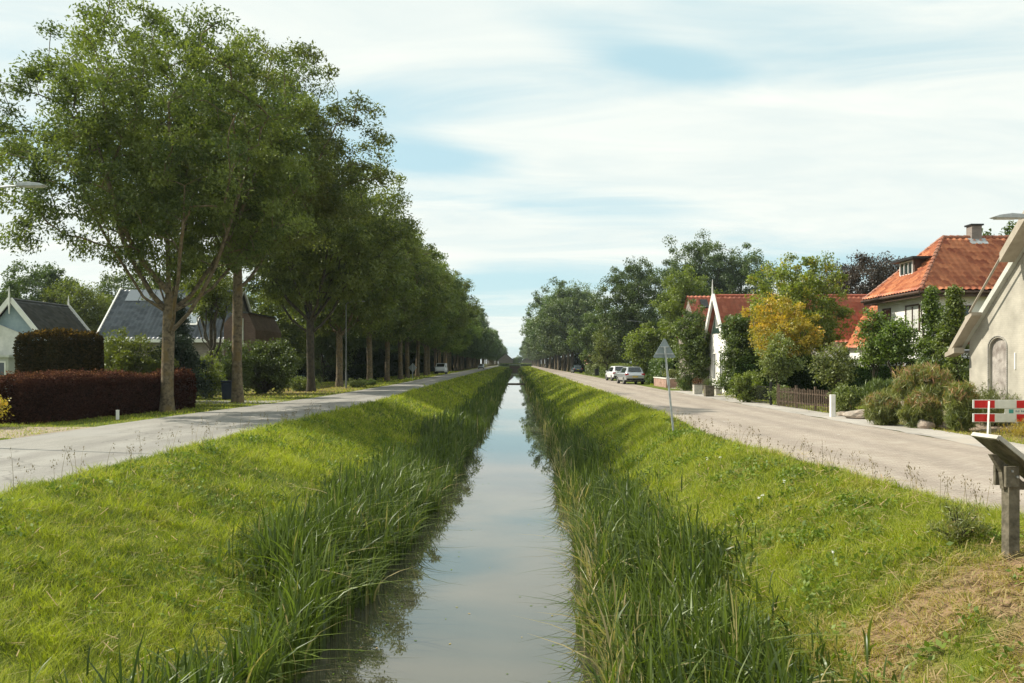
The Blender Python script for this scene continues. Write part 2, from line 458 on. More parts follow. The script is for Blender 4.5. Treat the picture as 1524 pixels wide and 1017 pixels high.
def road_mat(name, c1, c2, patch, brick=None, crack=True, tracks=None):
    m, nt, p = base_mat(name)
    N, L = nt.nodes.new, nt.links.new
    tc = N('ShaderNodeTexCoord')
    n = N('ShaderNodeTexNoise'); n.inputs['Scale'].default_value = 0.7; n.inputs['Detail'].default_value = 10
    n.inputs['Roughness'].default_value = 0.65
    mp = N('ShaderNodeMapping'); mp.inputs['Scale'].default_value = (1.6, 0.35, 1)
    L(tc.outputs['Object'], mp.inputs[0]); L(mp.outputs[0], n.inputs[0])
    r = N('ShaderNodeValToRGB')
    r.color_ramp.elements[0].position = 0.3; r.color_ramp.elements[0].color = (*c1, 1)
    r.color_ramp.elements[1].position = 0.7; r.color_ramp.elements[1].color = (*c2, 1)
    L(n.outputs[0], r.inputs[0])
    g = N('ShaderNodeTexNoise'); g.inputs['Scale'].default_value = 70; g.inputs['Detail'].default_value = 3
    L(tc.outputs['Object'], g.inputs[0])
    gr = N('ShaderNodeValToRGB')
    gr.color_ramp.elements[0].position = 0.3; gr.color_ramp.elements[0].color = (0.62, 0.62, 0.62, 1)
    gr.color_ramp.elements[1].position = 0.7; gr.color_ramp.elements[1].color = (1.25, 1.25, 1.25, 1)
    L(g.outputs[0], gr.inputs[0])
    mul = N('ShaderNodeMixRGB'); mul.blend_type = 'MULTIPLY'; mul.inputs['Fac'].default_value = 0.8
    L(r.outputs[0], mul.inputs['Color1']); L(gr.outputs[0], mul.inputs['Color2'])
    colo = mul.outputs[0]
    # patches of repair / dirt
    q = N('ShaderNodeTexNoise'); q.inputs['Scale'].default_value = 0.35; q.inputs['Detail'].default_value = 7
    L(tc.outputs['Object'], q.inputs[0])
    qr = N('ShaderNodeValToRGB')
    qr.color_ramp.elements[0].position = 0.55; qr.color_ramp.elements[0].color = (0, 0, 0, 1)
    qr.color_ramp.elements[1].position = 0.62; qr.color_ramp.elements[1].color = (0.7, 0.7, 0.7, 1)
    L(q.outputs[0], qr.inputs[0])
    m2 = N('ShaderNodeMixRGB'); L(qr.outputs[0], m2.inputs['Fac']); L(colo, m2.inputs['Color1'])
    m2.inputs['Color2'].default_value = (*patch, 1)
    colo = m2.outputs[0]
    hgt = g.outputs[0]
    if brick:
        bt = N('ShaderNodeTexBrick')
        bt.inputs['Scale'].default_value = 1.0
        bt.inputs['Brick Width'].default_value = 0.21; bt.inputs['Row Height'].default_value = 0.105
        bt.inputs['Mortar Size'].default_value = 0.008
        bt.inputs['Color1'].default_value = (1.0, 1.0, 1.0, 1); bt.inputs['Color2'].default_value = (0.78, 0.74, 0.74, 1)
        bt.inputs['Mortar'].default_value = (0.5, 0.5, 0.5, 1)
        L(tc.outputs['Object'], bt.inputs['Vector'])
        m3 = N('ShaderNodeMixRGB'); m3.blend_type = 'MULTIPLY'; m3.inputs['Fac'].default_value = 0.8
        L(colo, m3.inputs['Color1']); L(bt.outputs['Color'], m3.inputs['Color2'])
        colo = m3.outputs[0]
    if crack:
        v = N('ShaderNodeTexVoronoi'); v.feature = 'DISTANCE_TO_EDGE'; v.inputs['Scale'].default_value = 0.45
        dn = N('ShaderNodeTexNoise'); dn.inputs['Scale'].default_value = 1.5
        L(tc.outputs['Object'], dn.inputs[0])
        vm = N('ShaderNodeMixRGB'); vm.inputs['Fac'].default_value = 0.5
        L(tc.outputs['Object'], vm.inputs['Color1']); L(dn.outputs['Color'], vm.inputs['Color2'])
        L(vm.outputs[0], v.inputs['Vector'])
        vr = N('ShaderNodeValToRGB')
        vr.color_ramp.elements[0].position = 0.0; vr.color_ramp.elements[0].color = (0.55, 0.55, 0.55, 1)
        vr.color_ramp.elements[1].position = 0.012; vr.color_ramp.elements[1].color = (1, 1, 1, 1)
        L(v.outputs['Distance'], vr.inputs[0])
        m4 = N('ShaderNodeMixRGB'); m4.blend_type = 'MULTIPLY'; m4.inputs['Fac'].default_value = 0.7
        L(colo, m4.inputs['Color1']); L(vr.outputs[0], m4.inputs['Color2'])
        colo = m4.outputs[0]
    if tracks:
        sx = N('ShaderNodeSeparateXYZ'); L(tc.outputs['Object'], sx.inputs[0])
        wob = N('ShaderNodeTexNoise'); wob.inputs['Scale'].default_value = 0.25; wob.inputs['Detail'].default_value = 3; L(tc.outputs['Object'], wob.inputs[0])
        tot = None
        for tx_ in tracks:
            d_ = N('ShaderNodeMath'); d_.operation = 'SUBTRACT'; L(sx.outputs['X'], d_.inputs[0]); d_.inputs[1].default_value = tx_ - 0.4
            e_ = N('ShaderNodeMath'); e_.operation = 'MULTIPLY_ADD'; L(wob.outputs[0], e_.inputs[0]); e_.inputs[1].default_value = -0.8; L(d_.outputs[0], e_.inputs[2])
            f_ = N('ShaderNodeMath'); f_.operation = 'ABSOLUTE'; L(e_.outputs[0], f_.inputs[0])
            g_ = N('ShaderNodeMapRange'); g_.interpolation_type = 'SMOOTHSTEP'; g_.inputs['From Min'].default_value = 0.05; g_.inputs['From Max'].default_value = 0.55
            g_.inputs['To Min'].default_value = 1; g_.inputs['To Max'].default_value = 0; L(f_.outputs[0], g_.inputs['Value'])
            if tot is None: tot = g_.outputs[0]
            else:
                h_ = N('ShaderNodeMath'); h_.operation = 'MAXIMUM'; L(tot, h_.inputs[0]); L(g_.outputs[0], h_.inputs[1]); tot = h_.outputs[0]
        am = N('ShaderNodeMath'); am.operation = 'MULTIPLY'; am.inputs[1].default_value = 0.55; L(tot, am.inputs[0])
        m5 = N('ShaderNodeMixRGB'); m5.blend_type = 'MULTIPLY'; L(am.outputs[0], m5.inputs['Fac']); L(colo, m5.inputs['Color1'])
        m5.inputs['Color2'].default_value = (0.74, 0.73, 0.74, 1); colo = m5.outputs[0]
    L(colo, p.inputs['Base Color'])
    p.inputs['Roughness'].default_value = 0.88; p.inputs['Specular IOR Level'].default_value = 0.25
    b = N('ShaderNodeBump'); b.inputs['Strength'].default_value = 0.5; b.inputs['Distance'].default_value = 0.006
    L(hgt, b.inputs['Height']); L(b.outputs[0], p.inputs['Normal'])
    return m


ROAD_L = road_mat('asphalt_grey', (0.225, 0.213, 0.19), (0.335, 0.32, 0.285), (0.29, 0.28, 0.255), tracks=(-8.7, -10.3))
ROAD_R = road_mat('clay_paving', (0.35, 0.30, 0.245), (0.45, 0.39, 0.325), (0.41, 0.36, 0.30), brick=True, crack=False, tracks=(7.0, 8.6, 10.2))
STRIP = road_mat('concrete_strip', (0.30, 0.28, 0.25), (0.50, 0.46, 0.41), (0.42, 0.37, 0.31), crack=True)


def strip(name, fa, fb, y0, y1, z, m, jag=0.12, seed=11, nx=3):
    ys = [y0]
    while ys[-1] < y1: ys.append(ys[-1] + max(0.25, abs(ys[-1]) * 0.02))
    ys = np.array(ys)
    a = fa(ys) + (vnoise(ys, ys * 0, 0.8, seed) - 0.5) * jag
    b = fb(ys) + (vnoise(ys, ys * 0 + 9, 0.8, seed) - 0.5) * jag
    V = []
    for k in range(nx + 1):
        t = k / nx
        V.append(np.stack([a * (1 - t) + b * t, ys, np.full_like(ys, z)], -1))
    V = np.stack(V, 1).reshape(-1, 3)
    n = len(ys); w = nx + 1
    i = np.arange(n - 1)[:, None] * w + np.arange(nx)[None, :]
    F = np.stack([i, i + 1, i + w + 1, i + w], -1).reshape(-1, 4)
    return tag(npmesh(name, V, [F], m), kind='structure')


strip('road_left', left_far, left_edge, -30, 900, 0.008, ROAD_L)
strip('road_right', right_edge, lambda y: right_far(y) - 0.9, 8.7, 900, 0.008, ROAD_R)
strip('pavement_right', lambda y: right_far(y) - 0.9, lambda y: right_far(y) + 0.45, 8.7, 60, 0.012, STRIP, 0.25)
strip('crossing_road', lambda y: y * 0 - 8, lambda y: y * 0 + 8, 458, 463, 0.010, ROAD_L)
# garden path beside the red hedge, driveway beyond it
strip('driveway_left', lambda y: y * 0 - 19.5, lambda y: left_far(y) + 0.05, 22.6, 26.0, 0.006,
      road_mat('drive_sand', (0.24, 0.19, 0.14), (0.40, 0.32, 0.25), (0.33, 0.27, 0.2), crack=False), 0.3)
strip('driveway_mid', lambda y: y * 0 - 24, lambda y: left_far(y) - 0.3, 41.5, 44.5, 0.005,
      MATS.get('x') or ROAD_L, 0.3)
strip('garden_path_right', lambda y: right_far(y) + 0.4, lambda y: right_far(y) + 3.4, 49, 72, 0.006, STRIP, 0.4)


def build_water():
    m, nt, p = base_mat('muddy_water')
    N, L = nt.nodes.new, nt.links.new
    p.inputs['Base Color'].default_value = (0.155, 0.145, 0.085, 1)
    p.inputs['Roughness'].default_value = 0.012
    p.inputs['IOR'].default_value = 2.2
    tc = N('ShaderNodeTexCoord')
    mp = N('ShaderNodeMapping'); mp.inputs['Scale'].default_value = (1.0, 0.35, 1)
    L(tc.outputs['Object'], mp.inputs[0])
    n = N('ShaderNodeTexNoise'); n.inputs['Scale'].default_value = 3.0; n.inputs['Detail'].default_value = 4
    L(mp.outputs[0], n.inputs[0])
    b = N('ShaderNodeBump'); b.inputs['Strength'].default_value = 0.02; b.inputs['Distance'].default_value = 0.012
    L(n.outputs[0], b.inputs['Height']); L(b.outputs[0], p.inputs['Normal'])
    n2 = N('ShaderNodeTexNoise'); n2.inputs['Scale'].default_value = 0.6; n2.inputs['Detail'].default_value = 6
    L(mp.outputs[0], n2.inputs[0])
    r = N('ShaderNodeValToRGB')
    r.color_ramp.elements[0].position = 0.35; r.color_ramp.elements[0].color = (0.052, 0.050, 0.030, 1)
    r.color_ramp.elements[1].position = 0.7; r.color_ramp.elements[1].color = (0.070, 0.068, 0.045, 1)
    L(n2.outputs[0], r.inputs[0]); L(r.outputs[0], p.inputs['Base Color'])
    V = [(-3.2, -40, WZ), (3.2, -40, WZ), (3.2, 456, WZ), (-3.2, 456, WZ)]
    tag(npmesh('water', V, [[[0, 1, 2, 3]]], m), kind='structure')


build_water()


# ------------------------------------------------------------------ grass blades
def blades(P, h, w, lean, az, tint, segs=2, rng=None, curl=1.0):
    """P (n,3) base; returns V, faces, tints.  segs quads then a tip triangle"""
    n = len(P)
    dirx, diry = np.cos(az), np.sin(az)
    # width direction random
    wa = rng.rand(n) * math.pi
    wx, wy = np.cos(wa), np.sin(wa)
    lv = []
    for k in range(segs + 1):
        t = k / segs if segs else 1
        horiz = lean * h * (t ** (1 + curl))
        vert = h * t * (1 - 0.25 * lean * t * curl)
        c = P + np.stack([dirx * horiz, diry * horiz, vert], -1)
        if k < segs:
            ww = w * (1 - 0.55 * t ** 1.5) * 0.5
            off = np.stack([wx * ww, wy * ww, np.zeros(n)], -1)
            lv += [c - off, c + off]
        else:
            lv.append(c)
    V = np.stack(lv, 1)          # n, 2*segs+1, 3
    m = V.shape[1]
    base = np.arange(n)[:, None] * m
    quads = []
    for k in range(segs - 1):
        quads.append(base + np.array([[2 * k, 2 * k + 1, 2 * k + 3, 2 * k + 2]]))
    tri = base + np.array([[2 * segs - 2, 2 * segs - 1, 2 * segs]])
    F = []; T = []
    if quads:
        q = np.stack(quads, 1).reshape(-1, 4)
        F.append(q); T.append(np.repeat(tint, segs - 1))
    F.append(tri); T.append(tint)
    return V.reshape(-1, 3), F, np.concatenate(T)


def merge(parts):
    Vs, quads, tris, tq, tt = [], [], [], [], []
    off = 0
    for V, F, T in parts:
        Vs.append(V)
        i = 0
        for f in F:
            t = T[i:i + len(f)]; i += len(f)
            if f.shape[1] == 4: quads.append(f + off); tq.append(t)
            else: tris.append(f + off); tt.append(t)
        off += len(V)
    Fs, Ts = [], []
    if quads: Fs.append(np.concatenate(quads)); Ts.append(np.concatenate(tq))
    if tris: Fs.append(np.concatenate(tris)); Ts.append(np.concatenate(tt))
    return np.concatenate(Vs), Fs, np.concatenate(Ts)


def in_view(x, y, mg=0.8):
    return (x > -0.62 * y - mg) & (x < 0.62 * y + mg)


def reed_l(y):   # inner / outer limits of the reed belt, left
    return -3.9 + 0 * y


def grass_field(name, label, xa, xb, bands, seed, hmul=1.0, extra=None, dry_base=0.0):
    rng = np.random.RandomState(seed)
    parts = []
    for (y0, y1, dens, w, h) in bands:
        ymid = (y0 + y1) / 2
        xmin = float(np.min(xa(np.array([y0, y1])))) ; xmax = float(np.max(xb(np.array([y0, y1]))))
        n = int((xmax - xmin) * (y1 - y0) * dens)
        x = xmin + rng.rand(n) * (xmax - xmin)
        # denser towards the near end of a band
        y = y0 + (rng.rand(n) ** 1.15) * (y1 - y0)
        ok = (x > xa(y)) & (x < xb(y)) & in_view(x, y)
        x, y = x[ok], y[ok]
        clump = 0.35 * vnoise(x, y, 0.38, 21) + 0.4 * vnoise(x, y, 0.13, 25) + 0.25 * vnoise(x, y, 0.06, 26)
        big = vnoise(x, y, 1.7, 22)
        keep = rng.rand(len(x)) < 0.35 + 0.9 * clump
        x, y, clump, big = x[keep], y[keep], clump[keep], big[keep]
        z = ground_z(x, y)
        d = dryness(x, y)
        hh = h * hmul * (0.25 + 1.5 * clump ** 1.7 + 0.45 * big) * (0.55 + 0.9 * rng.rand(len(x))) * (1 - 0.35 * d)
        if extra is not None: hh = hh * extra(x, y)
        az = 4 * math.pi * vnoise(x, y, 0.45, 23) + rng.randn(len(x)) * 1.5
        lean = 0.3 + 1.3 * rng.rand(len(x)) ** 1.3
        tint = -0.06 + 0.30 * big + 0.30 * vnoise(x, y, 4.0, 24) + 0.30 * vnoise(x, y, 0.6, 28) + 0.4 * (clump - 0.4) + 0.22 * rng.randn(len(x))
        yel = vnoise(x, y, 0.5, 29) > 0.80
        tint = np.where(yel & (rng.rand(len(x)) < 0.35), 0.78 + 0.1 * rng.rand(len(x)), np.clip(tint, 0, 0.74))
        dd = (rng.rand(len(x)) < d * 0.80 + 0.05 + dry_base)
        tint = np.where(dd, 0.8 + 0.2 * rng.rand(len(x)), tint)
        ww = w * (0.7 + 0.6 * rng.rand(len(x)))
        P = np.stack([x, y, z - 0.02], -1)
        parts.append(blades(P, hh, ww, lean, az, tint, 2, rng))
    V, F, T = merge(parts)
    o = npmesh(name, V, F, GRASS, tint=T)
    tag(o, label, 'grass', kind='stuff')


BANDS = [(4.2, 8, 5200, 0.0055, 0.15), (8, 13, 3200, 0.0075, 0.155), (13, 20, 1500, 0.010, 0.165), (20, 34, 620, 0.016, 0.18),
         (34, 60, 130, 0.032, 0.21), (60, 110, 36, 0.06, 0.22), (110, 230, 8, 0.12, 0.24), (230, 455, 2.2, 0.25, 0.26)]
grass_field('bank_grass', 'bright lush grass on the left canal bank',
            lambda y: left_edge(y) - 0.02, lambda y: -2.6 + 0 * y, BANDS, 1)
grass_field('bank_grass', 'bright grass on the right canal bank turning to straw in front',
            lambda y: 2.1 + 0 * y, lambda y: np.minimum(right_edge(y) - 0.0, 9.6), BANDS, 2,
            extra=lambda x, y: np.where((x > 3.3) & (y < 9), 0.7, 1.0))
VB = [(16, 30, 260, 0.014, 0.09), (30, 48, 110, 0.024, 0.10), (48, 90, 30, 0.05, 0.12), (90, 200, 6, 0.11, 0.14)]
grass_field('verge_grass', 'short grass verge beneath the avenue trees', lambda y: left_far(y) - 8,
            lambda y: left_far(y) - 0.05, VB, 3, dry_base=0.08)
grass_field('verge_grass', 'rough grass along the garden side of the right road', lambda y: right_far(y) + 0.35,
            lambda y: right_far(y) + 3.5, [(18, 34, 200, 0.016, 0.13), (34, 60, 50, 0.03, 0.12), (60, 180, 9, 0.09, 0.16)], 4, dry_base=0.2)
grass_field('garden_lawn', 'small mown grass patch at the left edge by the driveway', lambda y: -16.2 + 0 * y,
            lambda y: left_far(y) - 0.0, [(19.5, 22.5, 500, 0.012, 0.10)], 5)


def reeds():
    rng = np.random.RandomState(33)
    parts = []
    # (y0,y1,density,width,segs)
    B = [(5.0, 9, 400, 0.032, 6), (9, 14, 330, 0.032, 6), (14, 22, 230, 0.032, 5), (22, 38, 120, 0.034, 4),
         (38, 70, 30, 0.055, 3), (70, 140, 9, 0.11, 2), (140, 452, 2.6, 0.22, 2)]
    for side in (-1, 1):
        for (y0, y1, dens, w, segs) in B:
            if side < 0:
                xo = lambda y: np.interp(y, [0, 7, 10, 14, 22, 40, 80, 460], [-3.6, -3.7, -3.8, -4.1, -4.2, -4.0, -3.9, -3.9]) + 0.9 * (vnoise(y, y * 0, 2.2, 31) - 0.5)
                xi = lambda y: np.interp(y, [5, 10, 20, 40, 70, 200], [-2.6, -2.35, -1.95, -1.6, -1.38, -1.3]) + 0.35 * (vnoise(y, y * 0, 1.6, 32) - 0.5)
            else:
                xo = lambda y: np.interp(y, [0, 7, 10, 14, 22, 40, 80, 460], [3.0, 3.1, 3.2, 3.3, 3.2, 3.0, 3.0, 3.1]) + 0.8 * (vnoise(y, y * 0 + 50, 2.2, 31) - 0.5)
                xi = lambda y: np.interp(y, [0, 10, 18, 30, 60], [0.80, 0.90, 1.18, 1.42, 1.6]) + 0.35 * (vnoise(y, y * 0 + 50, 1.6, 32) - 0.5)
            xmin, xmax = (-5.3, -1.2) if side < 0 else (0.6, 4.3)
            n = int((xmax - xmin) * (y1 - y0) * dens * 1.25)
            x = xmin + rng.rand(n) * (xmax - xmin)
            y = y0 + rng.rand(n) * (y1 - y0)
            a, b = (xo(y), xi(y)) if side < 0 else (xi(y), xo(y))
            outd = (x - a) if side < 0 else (b - x)
            ok = (x > a - 0.5) & (x < b + 0.5) & ((x > xi(y)) if side > 0 else (x < xi(y))) & in_view(x, y, 1.2)
            ok &= rng.rand(n) < np.clip(0.5 + outd / 0.9, 0.0, 1.0) ** 2
            cl = 0.6 * vnoise(x, y, 0.45, 35) + 0.4 * vnoise(x, y, 0.2, 38)
            ok &= rng.rand(n) < 0.12 + 1.3 * cl ** 1.3
            x, y, cl = x[ok], y[ok], cl[ok]
            z = np.maximum(ground_z(x, y), WZ - 0.1)
            n = len(x)
            edge_in = np.exp(-((x - (xi(y))) / 0.35) ** 2) * (0.5 if side < 0 else 1.0)
            edge_out = np.clip(np.abs(x - xo(y)) / 0.7, 0.35, 1)
            h = (0.60 + 0.70 * rng.rand(n)) * (0.50 + 0.80 * (0.5 * vnoise(x, y, 1.3, 36) + 0.5 * cl)) * edge_out * np.interp(y, [5, 9, 18], [1.15, 1.08, 1.0])
            h = h * np.interp(y, [5, 60, 200], [1.0, 0.95, 0.9])
            # lean : mostly towards the water, with scatter
            azb = 0.0 if side < 0 else math.pi
            az = azb + rng.randn(n) * 1.9
            lean = 0.05 + 0.75 * rng.rand(n) ** 1.8 + 0.15 * edge_in * rng.rand(n)
            tint = 0.04 + 0.62 * rng.rand(n) ** 1.3 * (0.5 + cl) + 0.14 * vnoise(x, y, 2.5, 37)
            tint = np.clip(tint, 0, 0.72)
            dry = rng.rand(n) < 0.03 + (0.06 if side < 0 else 0.38) * edge_in
            tint = np.where(dry, 0.85 + 0.15 * rng.rand(n), tint)
            ww = w * (0.6 + 0.7 * rng.rand(n))
            parts.append(blades(np.stack([x, y, z - 0.03], -1), h, ww, lean, az, tint, segs, rng, curl=2.0))
            # a share of long drooping blades
            if y1 <= 38:
                k = (rng.rand(n) < 0.2) & (edge_in < 0.35)
                parts.append(blades(np.stack([x[k], y[k], z[k]], -1), h[k] * 1.05, ww[k] * 1.15, 0.9 + 0.5 * rng.rand(k.sum()),
                                    az[k], np.clip(tint[k] + 0.05, 0, 1), segs + 1, rng, curl=1.6))
    # loose stalks lying out over the water on the right
    n = 26
    y = 7.5 + rng.rand(n) * 16; x = 1.1 + rng.rand(n) * 0.3
    parts.append(blades(np.stack([x, y, np.full(n, WZ + 0.02)], -1), 0.22 + 0.2 * rng.rand(n), np.full(n, 0.026),
                        1.6 + 1.6 * rng.rand(n), math.pi + rng.randn(n) * 0.6, 0.5 + 0.5 * rng.rand(n), 4, rng, curl=0.6))
    V, F, T = merge(parts)
    o = npmesh('reeds', V, F, REED, tint=T)
    tag(o, 'dense dark green reed and sedge belts along both waterlines', 'reeds', kind='stuff')


reeds()


def stalks():
    """thin seeding grasses and weeds on the crests of both banks"""
    rng = np.random.RandomState(55)
    parts = []
    specs = []
    for _ in range(140):
        y = 9.8 + rng.rand() ** 1.5 * 18
        specs.append((float(right_edge(np.array(y))) - 0.1 - 0.7 * rng.rand(), y, 0.32 + 0.35 * rng.rand()))
    for _ in range(90):
        y = 9.5 + rng.rand() ** 1.4 * 22
        specs.append((float(left_edge(np.array(y))) + 0.1 + 0.7 * rng.rand(), y, 0.35 + 0.45 * rng.rand()))
    for _ in range(120):
        y = 24 + rng.rand() * 12
        specs.append((12.4 + 1.5 * rng.rand(), y, 0.3 + 0.3 * rng.rand()))
    S = np.array(specs)
    n = len(S)
    z = ground_z(S[:, 0], S[:, 1])
    P = np.stack([S[:, 0], S[:, 1], z], -1)
    az = rng.rand(n) * 2 * math.pi; lean = 0.1 + 0.25 * rng.rand(n)
    wd = 0.0035 + 0.00022 * S[:, 1]
    V1 = blades(P, S[:, 2], wd, lean, az, rng.rand(n), 3, rng)
    parts.append(V1)
    # seed heads : small leaflets near the tip
    tip = P + np.stack([np.cos(az) * lean * S[:, 2], np.sin(az) * lean * S[:, 2], S[:, 2] * 0.9], -1)
    for k in range(9):
        q = tip + np.stack([rng.randn(n) * 0.018, rng.randn(n) * 0.018, -rng.rand(n) * 0.16 * S[:, 2] / 0.5], -1)
        parts.append(blades(q, 0.02 + 0.025 * rng.rand(n), 0.008 + 0.0005 * S[:, 1], 0.6 * rng.rand(n), rng.rand(n) * 6.28, rng.rand(n) * 0.7, 1, rng))
    V, F, T = merge(parts)
    o = npmesh('seeding_grass', V, F, STALK, tint=T)
    tag(o, 'thin brown seeding stalks along the road edges', 'weeds', kind='stuff')


stalks()


def bank_weeds():
    """broad leaved weeds, dead straw and litter between the grass"""
    rng = np.random.RandomState(77)
    Vs, Fs, Ts = [], [], []
    off = 0
    cl = []
    for _ in range(1500):
        y = 4.6 + rng.rand() ** 1.6 * 26
        if rng.rand() < 0.5: x = -7.2 + rng.rand() * 4.2
        else: x = 2.6 + rng.rand() * (min(float(right_edge(np.array(y))), 6.8) - 2.9)
        if not in_view(np.array(x), np.array(y), 0.3): continue
        if vnoise(x, y, 1.1, 81) < 0.42 or rng.rand() < 0.75 * dryness(x, y): continue
        cl.append((x, y))
    for (x, y) in cl:
        n = rng.randint(14, 34)
        s_ = 0.028 + 0.035 * rng.rand() + 0.0012 * y
        C = np.stack([x + rng.randn(n) * s_ * 1.3, y + rng.randn(n) * s_ * 1.3, np.zeros(n)], -1)
        C[:, 2] = ground_z(C[:, 0], C[:, 1]) + 0.03 + rng.rand(n) * 0.13
        V, F = leaf_quads(C, s_, 0.55, rng, up=0.9, droop=0.0)
        Vs.append(V); Fs.append(F + off); off += len(V); Ts.append(np.clip(0.15 + rng.rand() * 0.55 + 0.2 * rng.rand(n), 0, 0.75))
    # dead straw lying in the grass
    n = 15000
    y = 4.6 + rng.rand(n) ** 1.5 * 14; left = rng.rand(n) < 0.35
    x = np.where(left, -7.0 + rng.rand(n) * 4.0, 2.8 + rng.rand(n) * 3.4)
    kp = rng.rand(n) < 0.22 + 0.9 * dryness(x, y) * (y < 10); x, y = x[kp], y[kp]; n = len(x)
    z = ground_z(x, y) + 0.04 + 0.10 * rng.rand(n) * (1 - 0.7 * dryness(x, y))
    ln = 0.10 + 0.16 * rng.rand(n); a = rng.rand(n) * 6.28
    d = np.stack([np.cos(a), np.sin(a), 0.5 * rng.randn(n) * 0.4], -1) * ln[:, None] / 2
    P = np.stack([x, y, z], -1); wv = np.stack([-np.sin(a), np.cos(a), np.zeros(n)], -1) * (0.0022 + 0.0003 * y)[:, None]
    V = np.stack([P - d - wv, P - d + wv, P + d + wv, P + d - wv], 1).reshape(-1, 3)
    Vs.append(V); Fs.append(np.arange(n * 4).reshape(-1, 4) + off); Ts.append(0.86 + 0.14 * rng.rand(n))
    wm_ = leafmat('weed_leaf', (0.04, 0.085, 0.012), (0.16, 0.24, 0.03), 0.3, third=(0.46, 0.33, 0.18), objvar=0, gloss=0.03)
    o = npmesh('bank_weeds', np.concatenate(Vs), [np.concatenate(Fs)], wm_, tint=np.concatenate(Ts))
    tag(o, 'broad leaved weeds and dead straw among the bank grass', 'weeds', kind='stuff')
    # leaves and scum drifting along the waterline
    n = 900
    y = 6 + rng.rand(n) ** 1.4 * 45
    side = rng.rand(n) < 0.5
    inl = np.interp(y, [5, 10, 20, 40, 70], [-2.4, -2.1, -1.75, -1.45, -1.3]); inr = np.interp(y, [0, 10, 18, 30, 60], [0.8, 0.85, 1.1, 1.35, 1.5])
    x = np.where(side, inl + np.abs(rng.randn(n)) * 0.16, inr - np.abs(rng.randn(n)) * 0.14)
    mid = rng.rand(n) < 0.06
    x = np.where(mid, inl + rng.rand(n) * (inr - inl), x)
    C = np.stack([x, y, np.full(n, WZ + 0.006)], -1)
    a = rng.rand(n) * 6.28; s_ = (0.008 + 0.016 * rng.rand(n) + 0.0006 * y)
    t = np.stack([np.cos(a), np.sin(a), np.zeros(n)], -1) * s_[:, None]; b = np.stack([-np.sin(a), np.cos(a), np.zeros(n)], -1) * s_[:, None] * 0.55
    V = np.stack([C - t, C + b, C + t, C - b], 1).reshape(-1, 3)
    o = npmesh('floating_leaves', V, [np.arange(n * 4).reshape(-1, 4)], wm_, tint=np.clip(0.3 + 0.7 * rng.rand(n), 0, 1))
    tag(o, 'small fallen leaves and scum drifting along the canal edges', 'leaves', kind='stuff')


def white_flowers():
    rng = np.random.RandomState(66)
    pts = [(1052, 684), (1072, 681), (1135, 738), (1168, 716), (1240, 823), (1078, 628), (1090, 634), (1248, 648), (1180, 690), (760 + 370, 742)]
    V = []; F = []
    for (x, y) in pts:
        D = 2540 / (y - 540)
        for _ in range(30):
            D2 = D
            X = (x - HX) * D2 / FPX
            if (y - 540) * D2 / FPX >= EYE - float(ground_z(X, D2)) - 0.25: break
            D = D * 1.02
        p = px(x, y, D)
        for k in range(7):
            c = p + Vector(rng.randn(3) * 0.012)
            i = len(V)
            a = rng.rand() * 3
            r = 0.014
            for q in range(6):
                V.append((c.x + r * math.cos(a + q * math.pi / 3), c.y + r * math.sin(a + q * math.pi / 3), c.z + 0.004 * (q % 2)))
            F.append([i + q for q in range(6)])
        i = len(V)
        gz = float(ground_z(p.x, p.y))
        V += [(p.x - 0.003, p.y, gz), (p.x + 0.003, p.y, gz), (p.x + 0.002, p.y, p.z), (p.x - 0.002, p.y, p.z)]
        V += [(p.x, p.y, gz), (p.x, p.y, gz)]
        F.append([i, i + 1, i + 2, i + 3, i + 3, i + 3][:6])
    F2 = [f for f in F if len(set(f)) == 6]
    me = bpy.data.meshes.new('white_flowers')
    me.from_pydata(V, [], F2 + [list(dict.fromkeys(f)) for f in F if len(set(f)) == 4])
    me.materials.append(FLOWER)
    tag(link('white_flowers', me), 'scattered small white umbel flowers in the right bank grass', 'flowers', kind='stuff')


white_flowers()
BANK_LATER = True


# ------------------------------------------------------------------ trees
def chain_tubes(pos, parent, rad, sides=6):
    """nodes -> tubes following the thickest child"""
    n = len(pos)
    kids = [[] for _ in range(n)]
    for i, p in enumerate(parent):
        if p >= 0: kids[p].append(i)
    V, F = [], []
    starts = [(0, None)]
    while starts:
        s, par = starts.pop()
        ch = [s]
        c = s
        while kids[c]:
            k = sorted(kids[c], key=lambda q: -rad[q])
            for o in k[1:]: starts.append((o, c))
            c = k[0]; ch.append(c)
        pts = [Vector(pos[q]) for q in ch]; rr = [rad[q] for q in ch]
        if par is not None:
            pts = [Vector(pos[par])] + pts; rr = [min(rr[0] * 1.25, rad[par])] + rr
        if len(pts) < 2: continue
        sd = sides if rr[0] > 0.05 else 4
        sd = sd + 4 if rr[0] > 0.15 else sd
        prev = None
        ref = Vector((1, 0.13, 0.05))
        base0 = len(V)
        for q, p in enumerate(pts):
            if q == 0: t = pts[1] - pts[0]
            elif q == len(pts) - 1: t = pts[-1] - pts[-2]
            else: t = pts[q + 1] - pts[q - 1]
            if t.length < 1e-6: t = Vector((0, 0, 1))
            t.normalize()
            u = ref - t * ref.dot(t)
            if u.length < 1e-3: u = Vector((0, 1, 0)) - t * t.y
            u.normalize(); ref = u
            v = t.cross(u)
            for a in range(sd):
                an = 2 * math.pi * a / sd
                V.append(tuple(p + (u * math.cos(an) + v * math.sin(an)) * rr[q]))
        for q in range(len(pts) - 1):
            for a in range(sd):
                b = (a + 1) % sd
                F.append((base0 + q * sd + a, base0 + q * sd + b, base0 + (q + 1) * sd + b, base0 + (q + 1) * sd + a))
    return V, F


